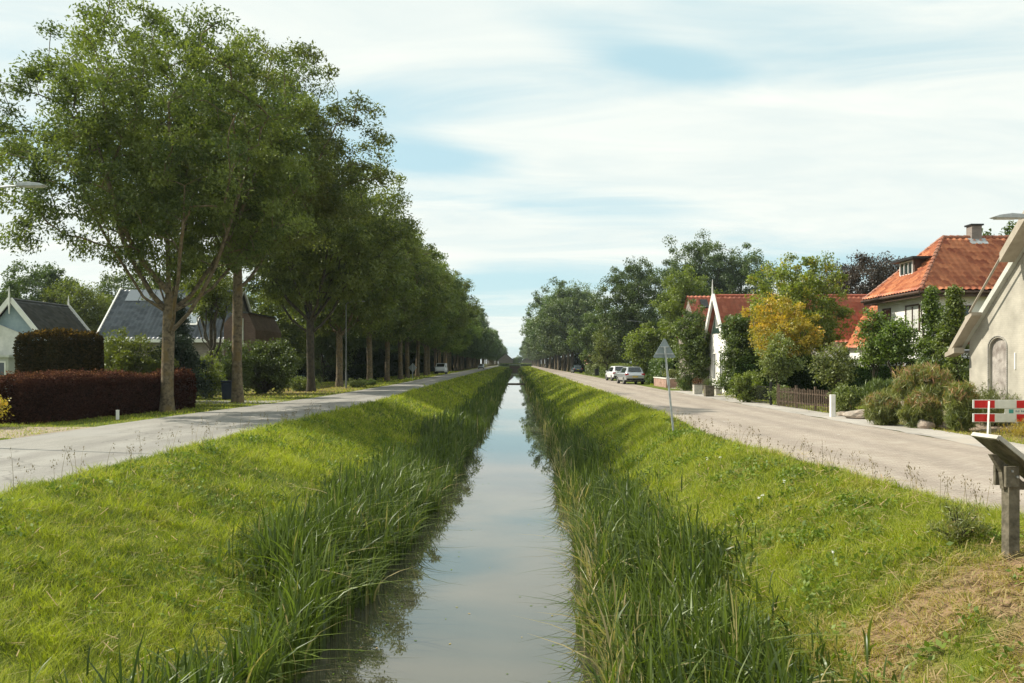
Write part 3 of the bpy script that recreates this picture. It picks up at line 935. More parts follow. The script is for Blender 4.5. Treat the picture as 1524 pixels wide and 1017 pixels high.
def leaf_quads(C, size, asp, rng, up=0.5, out=None, droop=0.2):
    """diamond leaves at C ; returns V,F"""
    n = len(C)
    t = rng.randn(n, 3)
    if out is not None: t = t + out * 0.9
    t[:, 2] -= droop
    t /= np.linalg.norm(t, axis=1, keepdims=True) + 1e-9
    nn = rng.randn(n, 3); nn[:, 2] += up * 2
    b = np.cross(t, nn); b /= np.linalg.norm(b, axis=1, keepdims=True) + 1e-9
    s = (size * (0.6 + 0.8 * rng.rand(n)))[:, None]
    V = np.stack([C - t * s * 0.5, C + b * s * asp * 0.5, C + t * s * 0.5, C - b * s * asp * 0.5], 1).reshape(-1, 3)
    F = np.arange(n * 4).reshape(-1, 4)
    return V, F


def make_tree(H, Rc, base_z, nclump, leaves_per, leaf, asp, seed, trunk_r=0.3, fork=0.25, nlimb=6, spread=0.75,
              clump_r=0.6, shape='round', sway=0.25, lobes=0.28, flat=0.8, wide=0.0, low_side=0.0, limb_up=1.0):
    """returns (woodV, woodF, leafV, leafF, tint)"""
    rng = np.random.RandomState(seed)
    pos = []; parent = []
    zf = H * fork
    lead_top = H * (0.8 if shape != 'cone' else 0.96)
    zs = list(np.linspace(0, zf, 6)) + list(np.linspace(zf, lead_top, 12)[1:])
    sx, sy = rng.randn(2) * sway * 0.5
    for i, z in enumerate(zs):
        k = (z / H)
        pos.append((sx * k * 1.2 + 0.10 * sway * math.sin(z * 0.9 + seed), sy * k * 1.2 + 0.10 * sway * math.cos(z * 0.7 + seed), z))
        parent.append(i - 1)
    leaders = len(pos)
    cz = (base_z + H) / 2; hz = (H - base_z) / 2
    for l in range(nlimb):
        a = 2 * math.pi * (l + 0.6 * rng.rand()) / nlimb
        z0 = zf * (0.95 + 0.55 * rng.rand()) if nlimb else zf
        j = min(range(leaders), key=lambda q: abs(pos[q][2] - z0))
        p0 = np.array(pos[j]); prev = j
        L = Rc * spread * (0.75 + 0.4 * rng.rand())
        rise = (H - pos[j][2]) * (0.35 + 0.35 * rng.rand()) * limb_up
        for q in range(1, 7):
            t = q / 6
            r = L * (t ** 0.85)
            p = p0 + np.array([math.cos(a) * r, math.sin(a) * r, rise * (0.55 * t + 0.45 * t * t)]) + rng.randn(3) * 0.10 * sway * 2
            pos.append(tuple(p)); parent.append(prev); prev = len(pos) - 1
    # clump centres
    C = []
    while len(C) < nclump:
        d = rng.randn(3); d /= np.linalg.norm(d)
        r = rng.rand() ** 0.35
        az = math.atan2(d[1], d[0])
        lob = 1 + lobes * (math.sin(3 * az + seed + 2.3 * d[2]) * 0.5 + math.sin(5 * az + 1.7 * seed + 5 * d[2]) * 0.35 + 0.35 * rng.randn() * 0.6)
        if shape == 'cone':
            t = rng.rand() ** 0.8
            rr = Rc * (1 - t) * (rng.rand() ** 0.5) * lob
            c = np.array([math.cos(az) * rr, math.sin(az) * rr, base_z + t * (H - base_z)])
        elif shape == 'column':
            t = rng.rand()
            rr = Rc * (rng.rand() ** 0.5) * lob * (1 - 0.75 * abs(t - 0.45) ** 1.6 * 1.6)
            c = np.array([math.cos(az) * rr, math.sin(az) * rr, base_z + t * (H - base_z)])
        else:
            zz = d[2]
            wz = 1.0 if zz > 0 else 1.0 - 0.0 * zz
            c = np.array([d[0] * Rc * r * lob, d[1] * Rc * r * lob, cz + zz * hz * r * (1 + (lob - 1) * 0.6)])
            if zz > 0: c[:2] *= 1 + 0.22 * zz * wide
            if zz < 0: c[2] = cz + zz * hz * r * 0.9
            if c[2] < base_z - low_side: continue
        C.append(c)
    C = np.array(C)
    P = np.array(pos)
    d0 = np.min(np.linalg.norm(C[:, None, :] - P[None, :, :], axis=2), axis=1)
    order = np.argsort(d0)
    pos_a = np.zeros((len(pos) + nclump * 3, 3)); pos_a[:len(pos)] = P
    cnt = len(pos)
    for ci in order:
        c = C[ci]
        A = pos_a[6:cnt]
        v = c - A
        dist = np.linalg.norm(v, axis=1)
        cost = dist + 0.9 * np.maximum(0, A[:, 2] - c[2] + 0.15 * dist)
        j = int(np.argmin(cost)) + 6
        p0 = pos_a[j]; L = np.linalg.norm(c - p0)
        k = 1 if L < 0.5 else (2 if L < 1.4 else 3)
        prev = j
        for q in range(1, k + 1):
            t = q / k
            p = p0 * (1 - t) + c * t
            if q < k: p = p + np.array([0, 0, 0.06 * L]) + rng.randn(3) * 0.05 * L
            pos_a[cnt] = p; parent.append(prev); prev = cnt; cnt += 1
    pos_a = pos_a[:cnt]
    count = np.zeros(cnt); 
    haskid = np.zeros(cnt, bool)
    for i in range(cnt):
        if parent[i] >= 0: haskid[parent[i]] = True
    w = np.where(haskid, 0.0, 1.0)
    for i in range(cnt - 1, 0, -1):
        w[parent[i]] += w[i]
    # parents always have lower index, so one reverse pass works
    rad = w ** 0.50
    rad = rad / rad[0] * trunk_r
    rad = np.maximum(rad, 0.010 * (H / 12))
    rad[0] *= 1.35; rad[1] *= 1.05
    V, F = chain_tubes([tuple(p) for p in pos_a], parent, list(rad))
    # leaves
    n = nclump * leaves_per
    ci = np.repeat(np.arange(nclump), leaves_per)
    cr = clump_r * (0.6 + 0.8 * rng.rand(nclump))
    off = rng.randn(n, 3)
    off /= np.linalg.norm(off, axis=1, keepdims=True)
    off *= (rng.rand(n) ** 0.55)[:, None]
    off[:, 2] *= flat
    LC = C[ci] + off * cr[ci][:, None]
    ctr = np.array([0, 0, cz])
    out = (LC - ctr); out /= np.linalg.norm(out, axis=1, keepdims=True) + 1e-9
    LV, LF = leaf_quads(LC, leaf, asp, rng, up=0.8, out=out, droop=0.30)
    ctint = rng.rand(nclump)
    tint = np.clip(0.55 * ctint[ci] + 0.45 * rng.rand(n), 0, 1)
    return V, F, LV, LF, tint


bank_weeds()
_tree_mesh = {}


def tree_proto(key, bark, leafm, **kw):
    V, F, LV, LF, tint = make_tree(**kw)
    me = bpy.data.meshes.new('trunk')
    me.from_pydata(V, [], F); me.update()
    me.polygons.foreach_set('use_smooth', np.ones(len(F), dtype=bool))
    me.materials.append(bark)
    o = npmesh('crown', LV, [LF], leafm, tint=tint)
    cm = o.data
    bpy.data.objects.remove(o)
    _tree_mesh[key] = (me, cm)


def plant_tree(name, label, cat, key, loc, rot=0.0, scale=1.0, group=None, sz=None):
    t = thing(name, label, cat, loc, rot, group)
    t.scale = (scale, scale, sz or scale)
    wm, cm = _tree_mesh[key]
    link('trunk', wm, t)
    link('crown', cm, t)
    return t


# avenue ash trees --------------------------------------------------
tree_proto('ash1', BARK, LEAF_ASH, H=15.8, Rc=6.6, base_z=4.8, nclump=600, leaves_per=250, leaf=0.155, asp=0.40, seed=4,
           trunk_r=0.25, fork=0.20, nlimb=9, spread=0.62, clump_r=0.68, low_side=0.2, lobes=0.34, wide=1.0, flat=0.68)
tree_proto('ash2', BARK, LEAF_ASH, H=16.8, Rc=6.2, base_z=6.4, nclump=560, leaves_per=230, leaf=0.165, asp=0.40, seed=9,
           trunk_r=0.24, fork=0.33, nlimb=7, spread=0.6, clump_r=0.70, lobes=0.30, wide=0.8, flat=0.68)
tree_proto('ash3', BARK_DARK, LEAF_ASH, H=16.3, Rc=6.3, base_z=5.0, nclump=600, leaves_per=170, leaf=0.22, asp=0.38, seed=15,
           trunk_r=0.27, fork=0.24, nlimb=8, spread=0.65, clump_r=0.78, lobes=0.28, wide=0.6, flat=0.7)
tree_proto('ash4', BARK, LEAF_ASH2, H=16.4, Rc=6.5, base_z=3.9, nclump=460, leaves_per=130, leaf=0.28, asp=0.42, seed=21,
           trunk_r=0.27, fork=0.26, nlimb=7, spread=0.62, clump_r=0.85)
tree_proto('ash5', BARK, LEAF_ASH, H=16.8, Rc=6.5, base_z=4.2, nclump=460, leaves_per=130, leaf=0.28, asp=0.42, seed=28,
           trunk_r=0.27, fork=0.3, nlimb=7, spread=0.62, clump_r=0.85)
tree_proto('ashfar', BARK, LEAF_FAR, H=17.0, Rc=6.9, base_z=3.8, nclump=280, leaves_per=110, leaf=0.42, asp=0.5, seed=35,
           trunk_r=0.30, fork=0.28, nlimb=6, spread=0.62, clump_r=1.1)
tree_proto('ashfar2', BARK, LEAF_FAR, H=17.6, Rc=6.7, base_z=3.4, nclump=280, leaves_per=110, leaf=0.42, asp=0.5, seed=41,
           trunk_r=0.30, fork=0.3, nlimb=6, spread=0.62, clump_r=1.1)

AV = 'ash trees of the left avenue'
rr = random.Random(5)
front = [
    ('ash1', 34.8, -14.15, 0.0, 1.0, 'nearest avenue ash with forked limbs, standing at the red hedge'),
    ('ash2', 42.3, -13.75, 0.6, 1.02, 'second avenue ash from the front, straight grey trunk beside the yellow green bush'),
    ('ash3', 59.0, -14.1, 1.1, 1.02, 'third avenue ash from the front, dark trunk on the straw coloured verge'),
    ('ash4', 70.5, -14.5, 2.0, 0.98, 'fourth avenue ash from the front, just behind the tall lamp post'),
    ('ash5', 83.5, -14.2, 3.0, 0.99, 'fifth avenue ash from the front, right of the tall lamp post'),
    ('ash4', 94.5, -14.1, 4.1, 1.0, 'sixth avenue ash from the front, in the dark middle of the row'),
    ('ash5', 104.5, -14.0, 0.7, 1.03, 'seventh avenue ash from the front, left of the diamond sign'),
    ('ash4', 113.5, -14.3, 1.3, 1.02, 'eighth avenue ash from the front, nearest behind the diamond sign'),
]
for k, D, X, rot, s, lab in front:
    plant_tree('ash_tree', lab, 'tree', k, (X, D, -0.02), rot, s, AV)
y = 123.0
i = 0
while y < 720:
    key = ['ash5', 'ash4'][i % 2] if y < 190 else ['ashfar', 'ashfar2'][i % 2]
    lab = 'ash tree merging into the leafy wall in the far stretch of the left avenue' if y > 160 else \
        ['ninth avenue ash from the front, before the white van', 'tenth avenue ash from the front, level with the white van',
         'eleventh avenue ash from the front, close behind the white van', 'twelfth avenue ash from the front, beyond the white van',
         'thirteenth avenue ash from the front'][min(i, 4)]
    plant_tree('ash_tree', lab, 'tree', key, (-14.1 + rr.uniform(-0.3, 0.3), y, 0), rr.uniform(0, 6.28), rr.uniform(0.9, 1.06), AV)
    y += 9.5 if y < 250 else 12
    i += 1

# right avenue, far ------------------------------------------------
AR = 'tall trees of the far right avenue'
tree_proto('elm1', BARK_DARK, LEAF_FAR, H=18.5, Rc=7.0, base_z=3.0, nclump=300, leaves_per=150, leaf=0.36, asp=0.5, seed=52,
           trunk_r=0.38, fork=0.22, nlimb=7, spread=0.62, clump_r=1.2, lobes=0.42)
y = 182.0; i = 0
while y < 700:
    s = rr.uniform(0.95, 1.1) * np.interp(y, [180, 230, 300, 700], [1.0, 1.0, 0.92, 0.9])
    plant_tree('elm_tree', ['broad grey green elm, nearest of the far avenue on the right', 'second elm of the far avenue on the right'][i] if i < 2 else
               'elm tree merging into the far end of the right avenue', 'tree', ['elm1', 'ashfar'][i % 2],
               (11.9 + rr.uniform(-0.4, 0.4) + (0.8 if i == 0 else 0), y, 0), rr.uniform(0, 6.28), float(s), AR)
    y += 10.5; i += 1

# single trees ----------------------------------------------------
def simple_tree(name, label, xpx, D, H, Rc, base_z, leafm, seed, cat='tree', nclump=160, per=80, leaf=0.3, asp=0.55, clump_r=0.8,
                trunk_r=0.18, base=0.0, group=None, X=None, **kw):
    key = 't%d_%s' % (seed, name)
    tree_proto(key, BARK_DARK, leafm, H=H, Rc=Rc, base_z=base_z, nclump=nclump, leaves_per=per, leaf=leaf, asp=asp, seed=seed,
               trunk_r=trunk_r, clump_r=clump_r, **kw)
    x = X if X is not None else (xpx - HX) * D / FPX
    return plant_tree(name, label, cat, key, (x, D, base), 0, 1.0, group)


S = simple_tree
S('oak_tree', 'tall dark green oak behind the two parked silver cars', 945, 108, 15.0, 4.6, 2.0, LEAF_DARK, 61, nclump=260, per=220, leaf=0.21, clump_r=0.85, trunk_r=0.3)
S('maple_tree', 'brownish green tree between the far elms and the dark oak', 893, 138, 10.6, 4.0, 1.2, LEAF_MID, 62, nclump=200, per=200, leaf=0.24)
S('maple_tree', 'low yellowish green tree right behind the silver cars, below the dark oak', 905, 112, 7.0, 2.0, 0.8, LEAF_OLIVE, 63, nclump=110, per=180, leaf=0.18)
S('lime_tree', 'small light green tree beside the parked silver suv', 958, 84, 6.0, 1.75, 1.2, LEAF_LIME, 64, nclump=120, per=80, leaf=0.22, clump_r=0.6, trunk_r=0.12)
S('poplar_tree', 'tall yellow green tree left of the white gable', 1022, 84, 11.6, 2.9, 1.4, LEAF_LIME, 65, nclump=240, per=170, leaf=0.18, clump_r=0.7)
S('beech_tree', 'very tall dark tree left of the high pair behind the red roof', 1040, 132, 21.3, 6.4, 4, LEAF_DARK, 66, nclump=300, per=200, leaf=0.26, clump_r=1.05, trunk_r=0.4, lobes=0.4)
S('beech_tree', 'very tall dark tree right of the high pair behind the red roof', 1102, 130, 19.6, 5.8, 4, LEAF_DARK, 67, nclump=280, per=200, leaf=0.26, clump_r=1.05, trunk_r=0.4, lobes=0.4)
S('copper_beech', 'dark purple brown tree behind the hip roofed house', 1300, 78, 11.6, 5.2, 3, LEAF_PURPLE, 68, nclump=260, per=220, leaf=0.19, clump_r=0.9, trunk_r=0.3)
S('maple_tree', 'dark tree filling in behind the tiled ridge left of the copper beech', 1235, 90, 10.6, 3.4, 2, LEAF_DARK, 69, nclump=150, leaf=0.34)
S('maple_tree', 'green tree top showing over the hip roof ridge beside the street light', 1508, 62, 12.3, 2.6, 5, LEAF_MID, 70, nclump=120, per=70, leaf=0.3)
S('maple_tree', 'large green roadside tree with yellowing tips before the long red roof', 1186, 47.5, 7.9, 2.75, 1.3, LEAF_TURN, 71, nclump=340, per=120, leaf=0.14, clump_r=0.45, trunk_r=0.16)
S('golden_maple', 'golden orange maple glowing against the green tree', 1162, 44.0, 5.4, 1.85, 1.9, LEAF_GOLD, 72, nclump=140, per=100, leaf=0.12, clump_r=0.36, trunk_r=0.09)
S('willow_tree', 'thin olive tree behind the dark garden gate', 1158, 41.0, 3.3, 0.95, 1.0, LEAF_OLIVE, 73, nclump=60, per=80, leaf=0.12, clump_r=0.35, trunk_r=0.05)
S('apple_tree', 'thin leafy garden tree behind the white post', 1243, 34.5, 2.7, 0.75, 0.7, LEAF_OLIVE, 74, nclump=60, per=70, leaf=0.11, clump_r=0.3, trunk_r=0.04)
S('holly_tree', 'bushy tree left of the white pointed gable', 1034, 60.5, 6.2, 1.3, 0.3, LEAF_MID, 75, nclump=200, per=90, leaf=0.16, clump_r=0.45, trunk_r=0.09)
S('laurel_tree', 'green leafy tree behind the yellowish roadside bush', 1128, 50, 4.6, 1.3, 0.4, LEAF_DARK, 176, nclump=120, per=100, leaf=0.14, clump_r=0.4)
S('ivy_tree', 'upright leafy tree right of the white gable wall', 1097, 50, 4.7, 1.05, 0.3, LEAF_MID, 76, nclump=170, per=90, leaf=0.14, clump_r=0.4, trunk_r=0.07, shape='column')
LEAF_TURN2 = leafmat('hornbeam_leaf', (0.06, 0.10, 0.016), (0.20, 0.26, 0.035), 0.38, objvar=0.12)
PL = 'young trees before the hip roofed house'
S('hornbeam_tree', 'young hornbeam on the left of the row with pale slender trunk', 1300, 36.5, 4.2, 0.55, 2.0, LEAF_TURN2, 77, nclump=60, per=90, leaf=0.12, clump_r=0.34, trunk_r=0.07, group=PL, shape='column')
S('hornbeam_tree', 'round crowned young hornbeam second from the left of the row', 1334, 35.8, 3.75, 0.85, 2.0, LEAF_TURN2, 78, nclump=90, per=90, leaf=0.12, clump_r=0.36, trunk_r=0.07, group=PL)
S('hornbeam_tree', 'narrow upright young tree in the middle of the row', 1386, 34.5, 5.0, 1.0, 1.0, LEAF_TURN2, 79, nclump=130, per=90, leaf=0.11, clump_r=0.26, trunk_r=0.07, group=PL, shape='cone')
S('hornbeam_tree', 'bushy upright young tree nearest the beige barn', 1420, 33.0, 4.8, 1.15, 0.9, LEAF_TURN2, 80, nclump=150, per=90, leaf=0.11, clump_r=0.28, trunk_r=0.07, group=PL, shape='cone')
# trees behind houses on the left
LG = 'garden trees behind the left houses'
S('oak_tree', 'broad dark tree behind the blue gabled house, left side', 60, 78, 11.0, 4.2, 2, LEAF_DARK, 81, nclump=220, per=170, leaf=0.22, clump_r=0.9, group=LG)
S('oak_tree', 'yellow green tree behind the slate roof of the blue gabled house', 112, 76, 9.3, 3.4, 1.6, LEAF_LIME, 82, nclump=210, per=150, leaf=0.2, clump_r=0.8, group=LG)
S('oak_tree', 'dark tree at the far left edge behind the blue gable', -12, 82, 9.2, 3.6, 2, LEAF_MID, 83, nclump=140, per=80, leaf=0.34, group=LG)
S('oak_tree', 'mid green tree behind the left end of the solar roof house', 205, 92, 12.5, 4.6, 2, LEAF_MID, 84, nclump=220, per=170, leaf=0.22, clump_r=0.9, group=LG)
S('oak_tree', 'sunlit green tree behind the ridge of the solar roof house', 300, 76, 11.8, 4.0, 2, LEAF_LIME, 85, nclump=210, per=150, leaf=0.2, clump_r=0.8, group=LG)
S('oak_tree', 'yellow green tree right of the brick gable, behind the second avenue trunk', 405, 82, 9.6, 4.0, 1.2, LEAF_LIME, 86, nclump=210, per=150, leaf=0.22, group=LG)
S('oak_tree', 'yellow green tree showing between the second and third avenue trunks', 440, 96, 11.0, 4.6, 1.0, LEAF_MID, 87, nclump=210, per=150, leaf=0.24, group=LG)
bgk = 0
for (xp, D, H_) in [(500, 104, 10), (530, 118, 11), (556, 135, 12), (582, 150, 12), (602, 172, 12), (622, 195, 13), (640, 220, 13), (655, 250, 13), (668, 290, 14), (680, 340, 14), (480, 90, 8)]:
    key = 'bgt%d' % (bgk % 3)
    if bgk < 3:
        tree_proto(key, BARK_DARK, [LEAF_DARK, LEAF_MID, LEAF_DARK][bgk], H=12, Rc=5.4, base_z=0.8, nclump=220, leaves_per=170, leaf=0.3, asp=0.5, seed=90 + bgk, trunk_r=0.25, clump_r=1.1)
    plant_tree('oak_tree', 'dark garden tree behind the avenue trunks, %s' % ['beyond the green bin', 'behind the tall lamp post', 'behind the fifth avenue ash',
               'behind the sixth avenue ash', 'behind the diamond sign', 'left of the white van', 'behind the white van', 'beyond the white van',
               'near the far end of the avenue', 'furthest down the avenue', 'low and left of the green bin'][bgk], 'tree', key,
               ((xp - HX) * D / FPX, D, 0), bgk * 1.1, H_ / 12, 'dark garden trees behind the avenue trunks')
    bgk += 1


for k, (xp, D, H_, lab) in enumerate([(905, 165, 10, 'behind the small orange roofed hut'), (935, 130, 9, 'low behind the silver cars'), (975, 118, 9, 'between oak and poplar'),
        (1005, 104, 8, 'low behind the tall yellow green tree'), (1060, 100, 9.5, 'behind the red roof ridge'), (1150, 96, 9, 'behind the middle of the long red roof'),
        (1420, 84, 8.5, 'behind the hip roof'), (865, 215, 13, 'behind the far elms'), (920, 240, 16, 'furthest back on the right')]):
    plant_tree('oak_tree', 'dark background tree on the right, ' + lab, 'tree', 'bgt%d' % (k % 3), ((xp - HX) * D / FPX, D, 0), k * 0.9, H_ / 12, 'dark background trees on the right')

# ------------------------------------------------------------------ hedges and bushes
def box_hedge(name, label, p0, p1, thick, h, leafm, leaf, dens, seed, cat='hedge', core=None, rough=0.10, z0=0.0, round_=0.12):
    """hedge running p0->p1 (2D), leaves on a bumpy shell over a dark core"""
    rng = np.random.RandomState(seed)
    p0 = np.array(p0, float); p1 = np.array(p1, float)
    L = np.linalg.norm(p1 - p0); u = (p1 - p0) / L; v = np.array([-u[1], u[0]])
    area = 2 * (L * h + thick * h) + L * thick
    n = int(area * dens)
    s = rng.rand(n) * area
    a = rng.rand(n); b = rng.rand(n)
    P = np.zeros((n, 3)); Nn = np.zeros((n, 3))
    A1, A2, A3 = L * h, 2 * L * h, 2 * L * h + thick * h
    A4 = A3 + thick * h
    m = s < A1; P[m] = np.stack([a[m] * L, b[m] * 0 - thick / 2, b[m] * h], -1); Nn[m] = (0, -1, 0)
    m = (s >= A1) & (s < A2); P[m] = np.stack([a[m] * L, b[m] * 0 + thick / 2, b[m] * h], -1); Nn[m] = (0, 1, 0)
    m = (s >= A2) & (s < A3); P[m] = np.stack([a[m] * 0, (a[m] - .5) * thick, b[m] * h], -1); Nn[m] = (-1, 0, 0)
    m = (s >= A3) & (s < A4); P[m] = np.stack([a[m] * 0 + L, (a[m] - .5) * thick, b[m] * h], -1); Nn[m] = (1, 0, 0)
    m = s >= A4; P[m] = np.stack([a[m] * L, (b[m] - .5) * thick, b[m] * 0 + h], -1); Nn[m] = (0, 0, 1)
    top = s >= A4
    # round off the upper corners
    bulge = (vnoise(P[:, 0] * 1.0 + P[:, 1], P[:, 2] + P[:, 1] * 0.7, 0.55, 44) - 0.5) * 2 * rough + rng.randn(n) * 0.035
    P += Nn * bulge[:, None]
    corner = np.clip((P[:, 2] - (h - 0.3)) / 0.3, 0, 1) ** 2
    P[:, 1] *= 1 - corner * round_
    endk = np.clip(np.minimum(P[:, 0], L - P[:, 0]) / 0.45, 0, 1)
    P[:, 1] *= 0.78 + 0.22 * np.sqrt(endk)
    P[:, 1] += (vnoise(P[:, 0], P[:, 0] * 0, 1.6, 48) - 0.5) * 0.22
    P[:, 2] *= 0.95 + 0.05 * np.sqrt(endk)
    hn = (vnoise(P[:, 0], P[:, 1], 1.3, 45) - 0.5) * 0.20 + (vnoise(P[:, 0], P[:, 1], 0.35, 46) - 0.5) * 0.10
    P[:, 2] = np.maximum(P[:, 2] + hn * np.clip(P[:, 2] / h, 0, 1), 0.02)
    out = Nn.copy()
    shoot = top & (rng.rand(n) < 0.25)
    P[shoot, 2] += 0.16 * rng.rand(shoot.sum()) ** 2
    LV, LF = leaf_quads(P, leaf, 0.6, rng, up=0.2, out=out, droop=0.0)
    W = np.zeros_like(LV)
    W[:, 0] = p0[0] + LV[:, 0] * u[0] + LV[:, 1] * v[0]
    W[:, 1] = p0[1] + LV[:, 0] * u[1] + LV[:, 1] * v[1]
    W[:, 2] = LV[:, 2] + z0
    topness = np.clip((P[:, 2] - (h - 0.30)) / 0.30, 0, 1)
    tint = np.clip(0.02 + 0.38 * rng.rand(n) + 0.62 * topness * rng.rand(n) ** 0.7 + 0.15 * (vnoise(P[:, 0], P[:, 2], 0.7, 47) - 0.3), 0, 1)  # sunlit top and shaded sides put into the tint, along with rusty tips
    mid = (p0 + p1) / 2
    W[:, 0] -= mid[0]; W[:, 1] -= mid[1]
    # core box
    nV = len(W)
    e = 0.26
    cv = []
    for zz in (0, h - 0.28):
        for (aa, bb) in ((e, -thick / 2 + e), (L - e, -thick / 2 + e), (L - e, thick / 2 - e), (e, thick / 2 - e)):
            cv.append((p0[0] + aa * u[0] + bb * v[0] - mid[0], p0[1] + aa * u[1] + bb * v[1] - mid[1], zz + z0))
    cf = np.array([[0, 1, 5, 4], [1, 2, 6, 5], [2, 3, 7, 6], [3, 0, 4, 7], [4, 5, 6, 7]]) + nV
    V = np.concatenate([W, np.array(cv)])
    F = np.concatenate([LF, cf])
    T = np.concatenate([tint, np.zeros(5)])
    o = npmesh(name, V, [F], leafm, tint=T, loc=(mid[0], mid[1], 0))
    return tag(o, label, cat)


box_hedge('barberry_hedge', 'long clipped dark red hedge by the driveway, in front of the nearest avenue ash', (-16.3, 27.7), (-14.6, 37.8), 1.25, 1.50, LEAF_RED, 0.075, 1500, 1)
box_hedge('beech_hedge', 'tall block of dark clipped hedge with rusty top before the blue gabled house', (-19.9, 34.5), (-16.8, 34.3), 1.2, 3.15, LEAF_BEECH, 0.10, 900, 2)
box_hedge('garden_hedge', 'long dark clipped hedge behind the picket fence and young trees', (13.2, 42.2), (22.6, 41.2), 1.1, 2.1, LEAF_HEDGE, 0.10, 500, 3, round_=0.05, rough=0.05)
box_hedge('garden_hedge', 'low dark hedge beside the road before the small orange roofed hut', (12.9, 131), (12.7, 146), 1.2, 1.6, LEAF_OLIVE, 0.25, 90, 4)
box_hedge('garden_hedge', 'clipped olive hedge between hut and silver cars', (13.0, 100), (12.8, 122), 1.2, 1.7, LEAF_OLIVE, 0.22, 100, 5)
box_hedge('garden_hedge', 'low green hedge behind the third avenue ash and green bin', (-24.5, 88), (-15.8, 96), 1.2, 1.6, LEAF_HEDGE, 0.22, 110, 6)
box_hedge('garden_hedge', 'high dark hedge in the shade behind the middle avenue trunks', (-18.5, 99), (-19, 190), 1.6, 3.6, LEAF_HEDGE, 0.35, 40, 7)
box_hedge('garden_hedge', 'tall dark hedge at the far end of the left avenue', (-18.5, 192), (-19, 420), 2.0, 4.0, LEAF_HEDGE, 0.6, 14, 8)
box_hedge('garden_hedge', 'dark hedge under the far elms on the right side', (15.5, 150), (16.5, 420), 2.0, 3.4, LEAF_HEDGE, 0.6, 14, 9)
box_hedge('garden_hedge', 'dark garden hedge right behind the parked silver suv', (14.2, 86), (24, 84), 1.2, 2.4, LEAF_HEDGE, 0.22, 110, 11)
box_hedge('garden_hedge', 'dark shaded hedge between lime tree and low brick wall', (13.6, 76), (13.4, 84), 1.2, 2.2, LEAF_MID, 0.2, 120, 12)
box_hedge('garden_hedge', 'green hedge left of the white gable, behind the brick wall', (14.5, 73), (24, 73), 1.2, 2.3, LEAF_HEDGE, 0.2, 110, 13)
box_hedge('garden_hedge', 'dark green hedge behind the picket fence, left of the long one', (14.6, 44.8), (12.6, 47.5), 1.0, 2.2, LEAF_HEDGE, 0.11, 420, 10)


def bush(name, label, loc, rx, ry, h, leafm, seed, nclump=60, per=90, leaf=0.12, asp=0.5, clump_r=0.35, cat='bush', stems=True, group=None, upright=0.0, flat=0.8, tip=0.0):
    rng = np.random.RandomState(seed)
    C = []
    while len(C) < nclump:
        d = rng.randn(3); d /= np.linalg.norm(d)
        r = rng.rand() ** 0.4
        lob = 1 + 0.22 * math.sin(3 * math.atan2(d[1], d[0]) + seed) + 0.12 * rng.randn()
        c = np.array([d[0] * rx * r * lob, d[1] * ry * r * lob, h * 0.5 + d[2] * h * 0.5 * r * (0.9 + 0.1 * lob)])
        if c[2] < 0.05: c[2] = 0.05 + 0.1 * rng.rand()
        C.append(c)
    C = np.array(C)
    C[:, :2] *= (1 - 0.25 * np.clip((0.35 * h - C[:, 2]) / (0.35 * h), 0, 1))[:, None]
    n = nclump * per
    ci = np.repeat(np.arange(nclump), per)
    off = rng.randn(n, 3); off /= np.linalg.norm(off, axis=1, keepdims=True)
    off *= (rng.rand(n) ** 0.5)[:, None]; off[:, 2] *= flat
    LC = C[ci] + off * (clump_r * (0.6 + 0.7 * rng.rand(nclump)))[ci][:, None]
    LC[:, 2] = np.maximum(LC[:, 2], 0.02)
    out = LC - np.array([0, 0, h * 0.35]); out /= np.linalg.norm(out, axis=1, keepdims=True) + 1e-9
    if upright: out = out * (1 - upright) + np.array([0, 0, 1.0]) * upright * 2.0
    LV, LF = leaf_quads(LC, leaf, asp, rng, up=0.4, out=out, droop=0.1)
    tint = np.clip(0.5 * rng.rand(nclump)[ci] + 0.5 * rng.rand(n), 0, 1)
    if tip: tint = np.clip(tint * (1 - 0.4 * tip) + tip * np.clip((LC[:, 2] / h - 0.45) * 3.5, 0, 1) * (rng.rand(n) < 0.55) * (0.6 + 0.4 * rng.rand(n)), 0, 1)
    t = thing(name, label, cat, loc, 0, group)
    npmesh('foliage', LV, [LF], leafm, tint=tint, parent=t)
    if stems:
        pos = [(0, 0, -0.05), (0, 0, 0.04 * h)]; par = [-1, 0]
        for k in range(0, nclump, 2):
            c = C[k]
            pos.append(tuple(c * np.array([.45, .45, .5]))); par.append(1)
            pos.append(tuple(c)); par.append(len(pos) - 2)
        rad = [0.03 * h ** 0.5] * 2 + [0.015 * h ** 0.5, 0.006] * ((len(pos) - 2) // 2)
        V, F = chain_tubes(pos, par, rad, 4)
        me = bpy.data.meshes.new('stem'); me.from_pydata(V, [], F); me.materials.append(BARK_DARK)
        link('stem', me, t)
    return t


def gp(x, y):
    D = EYE * FPX / (y - HY)
    return ((x - HX) * D / FPX, D, 0)


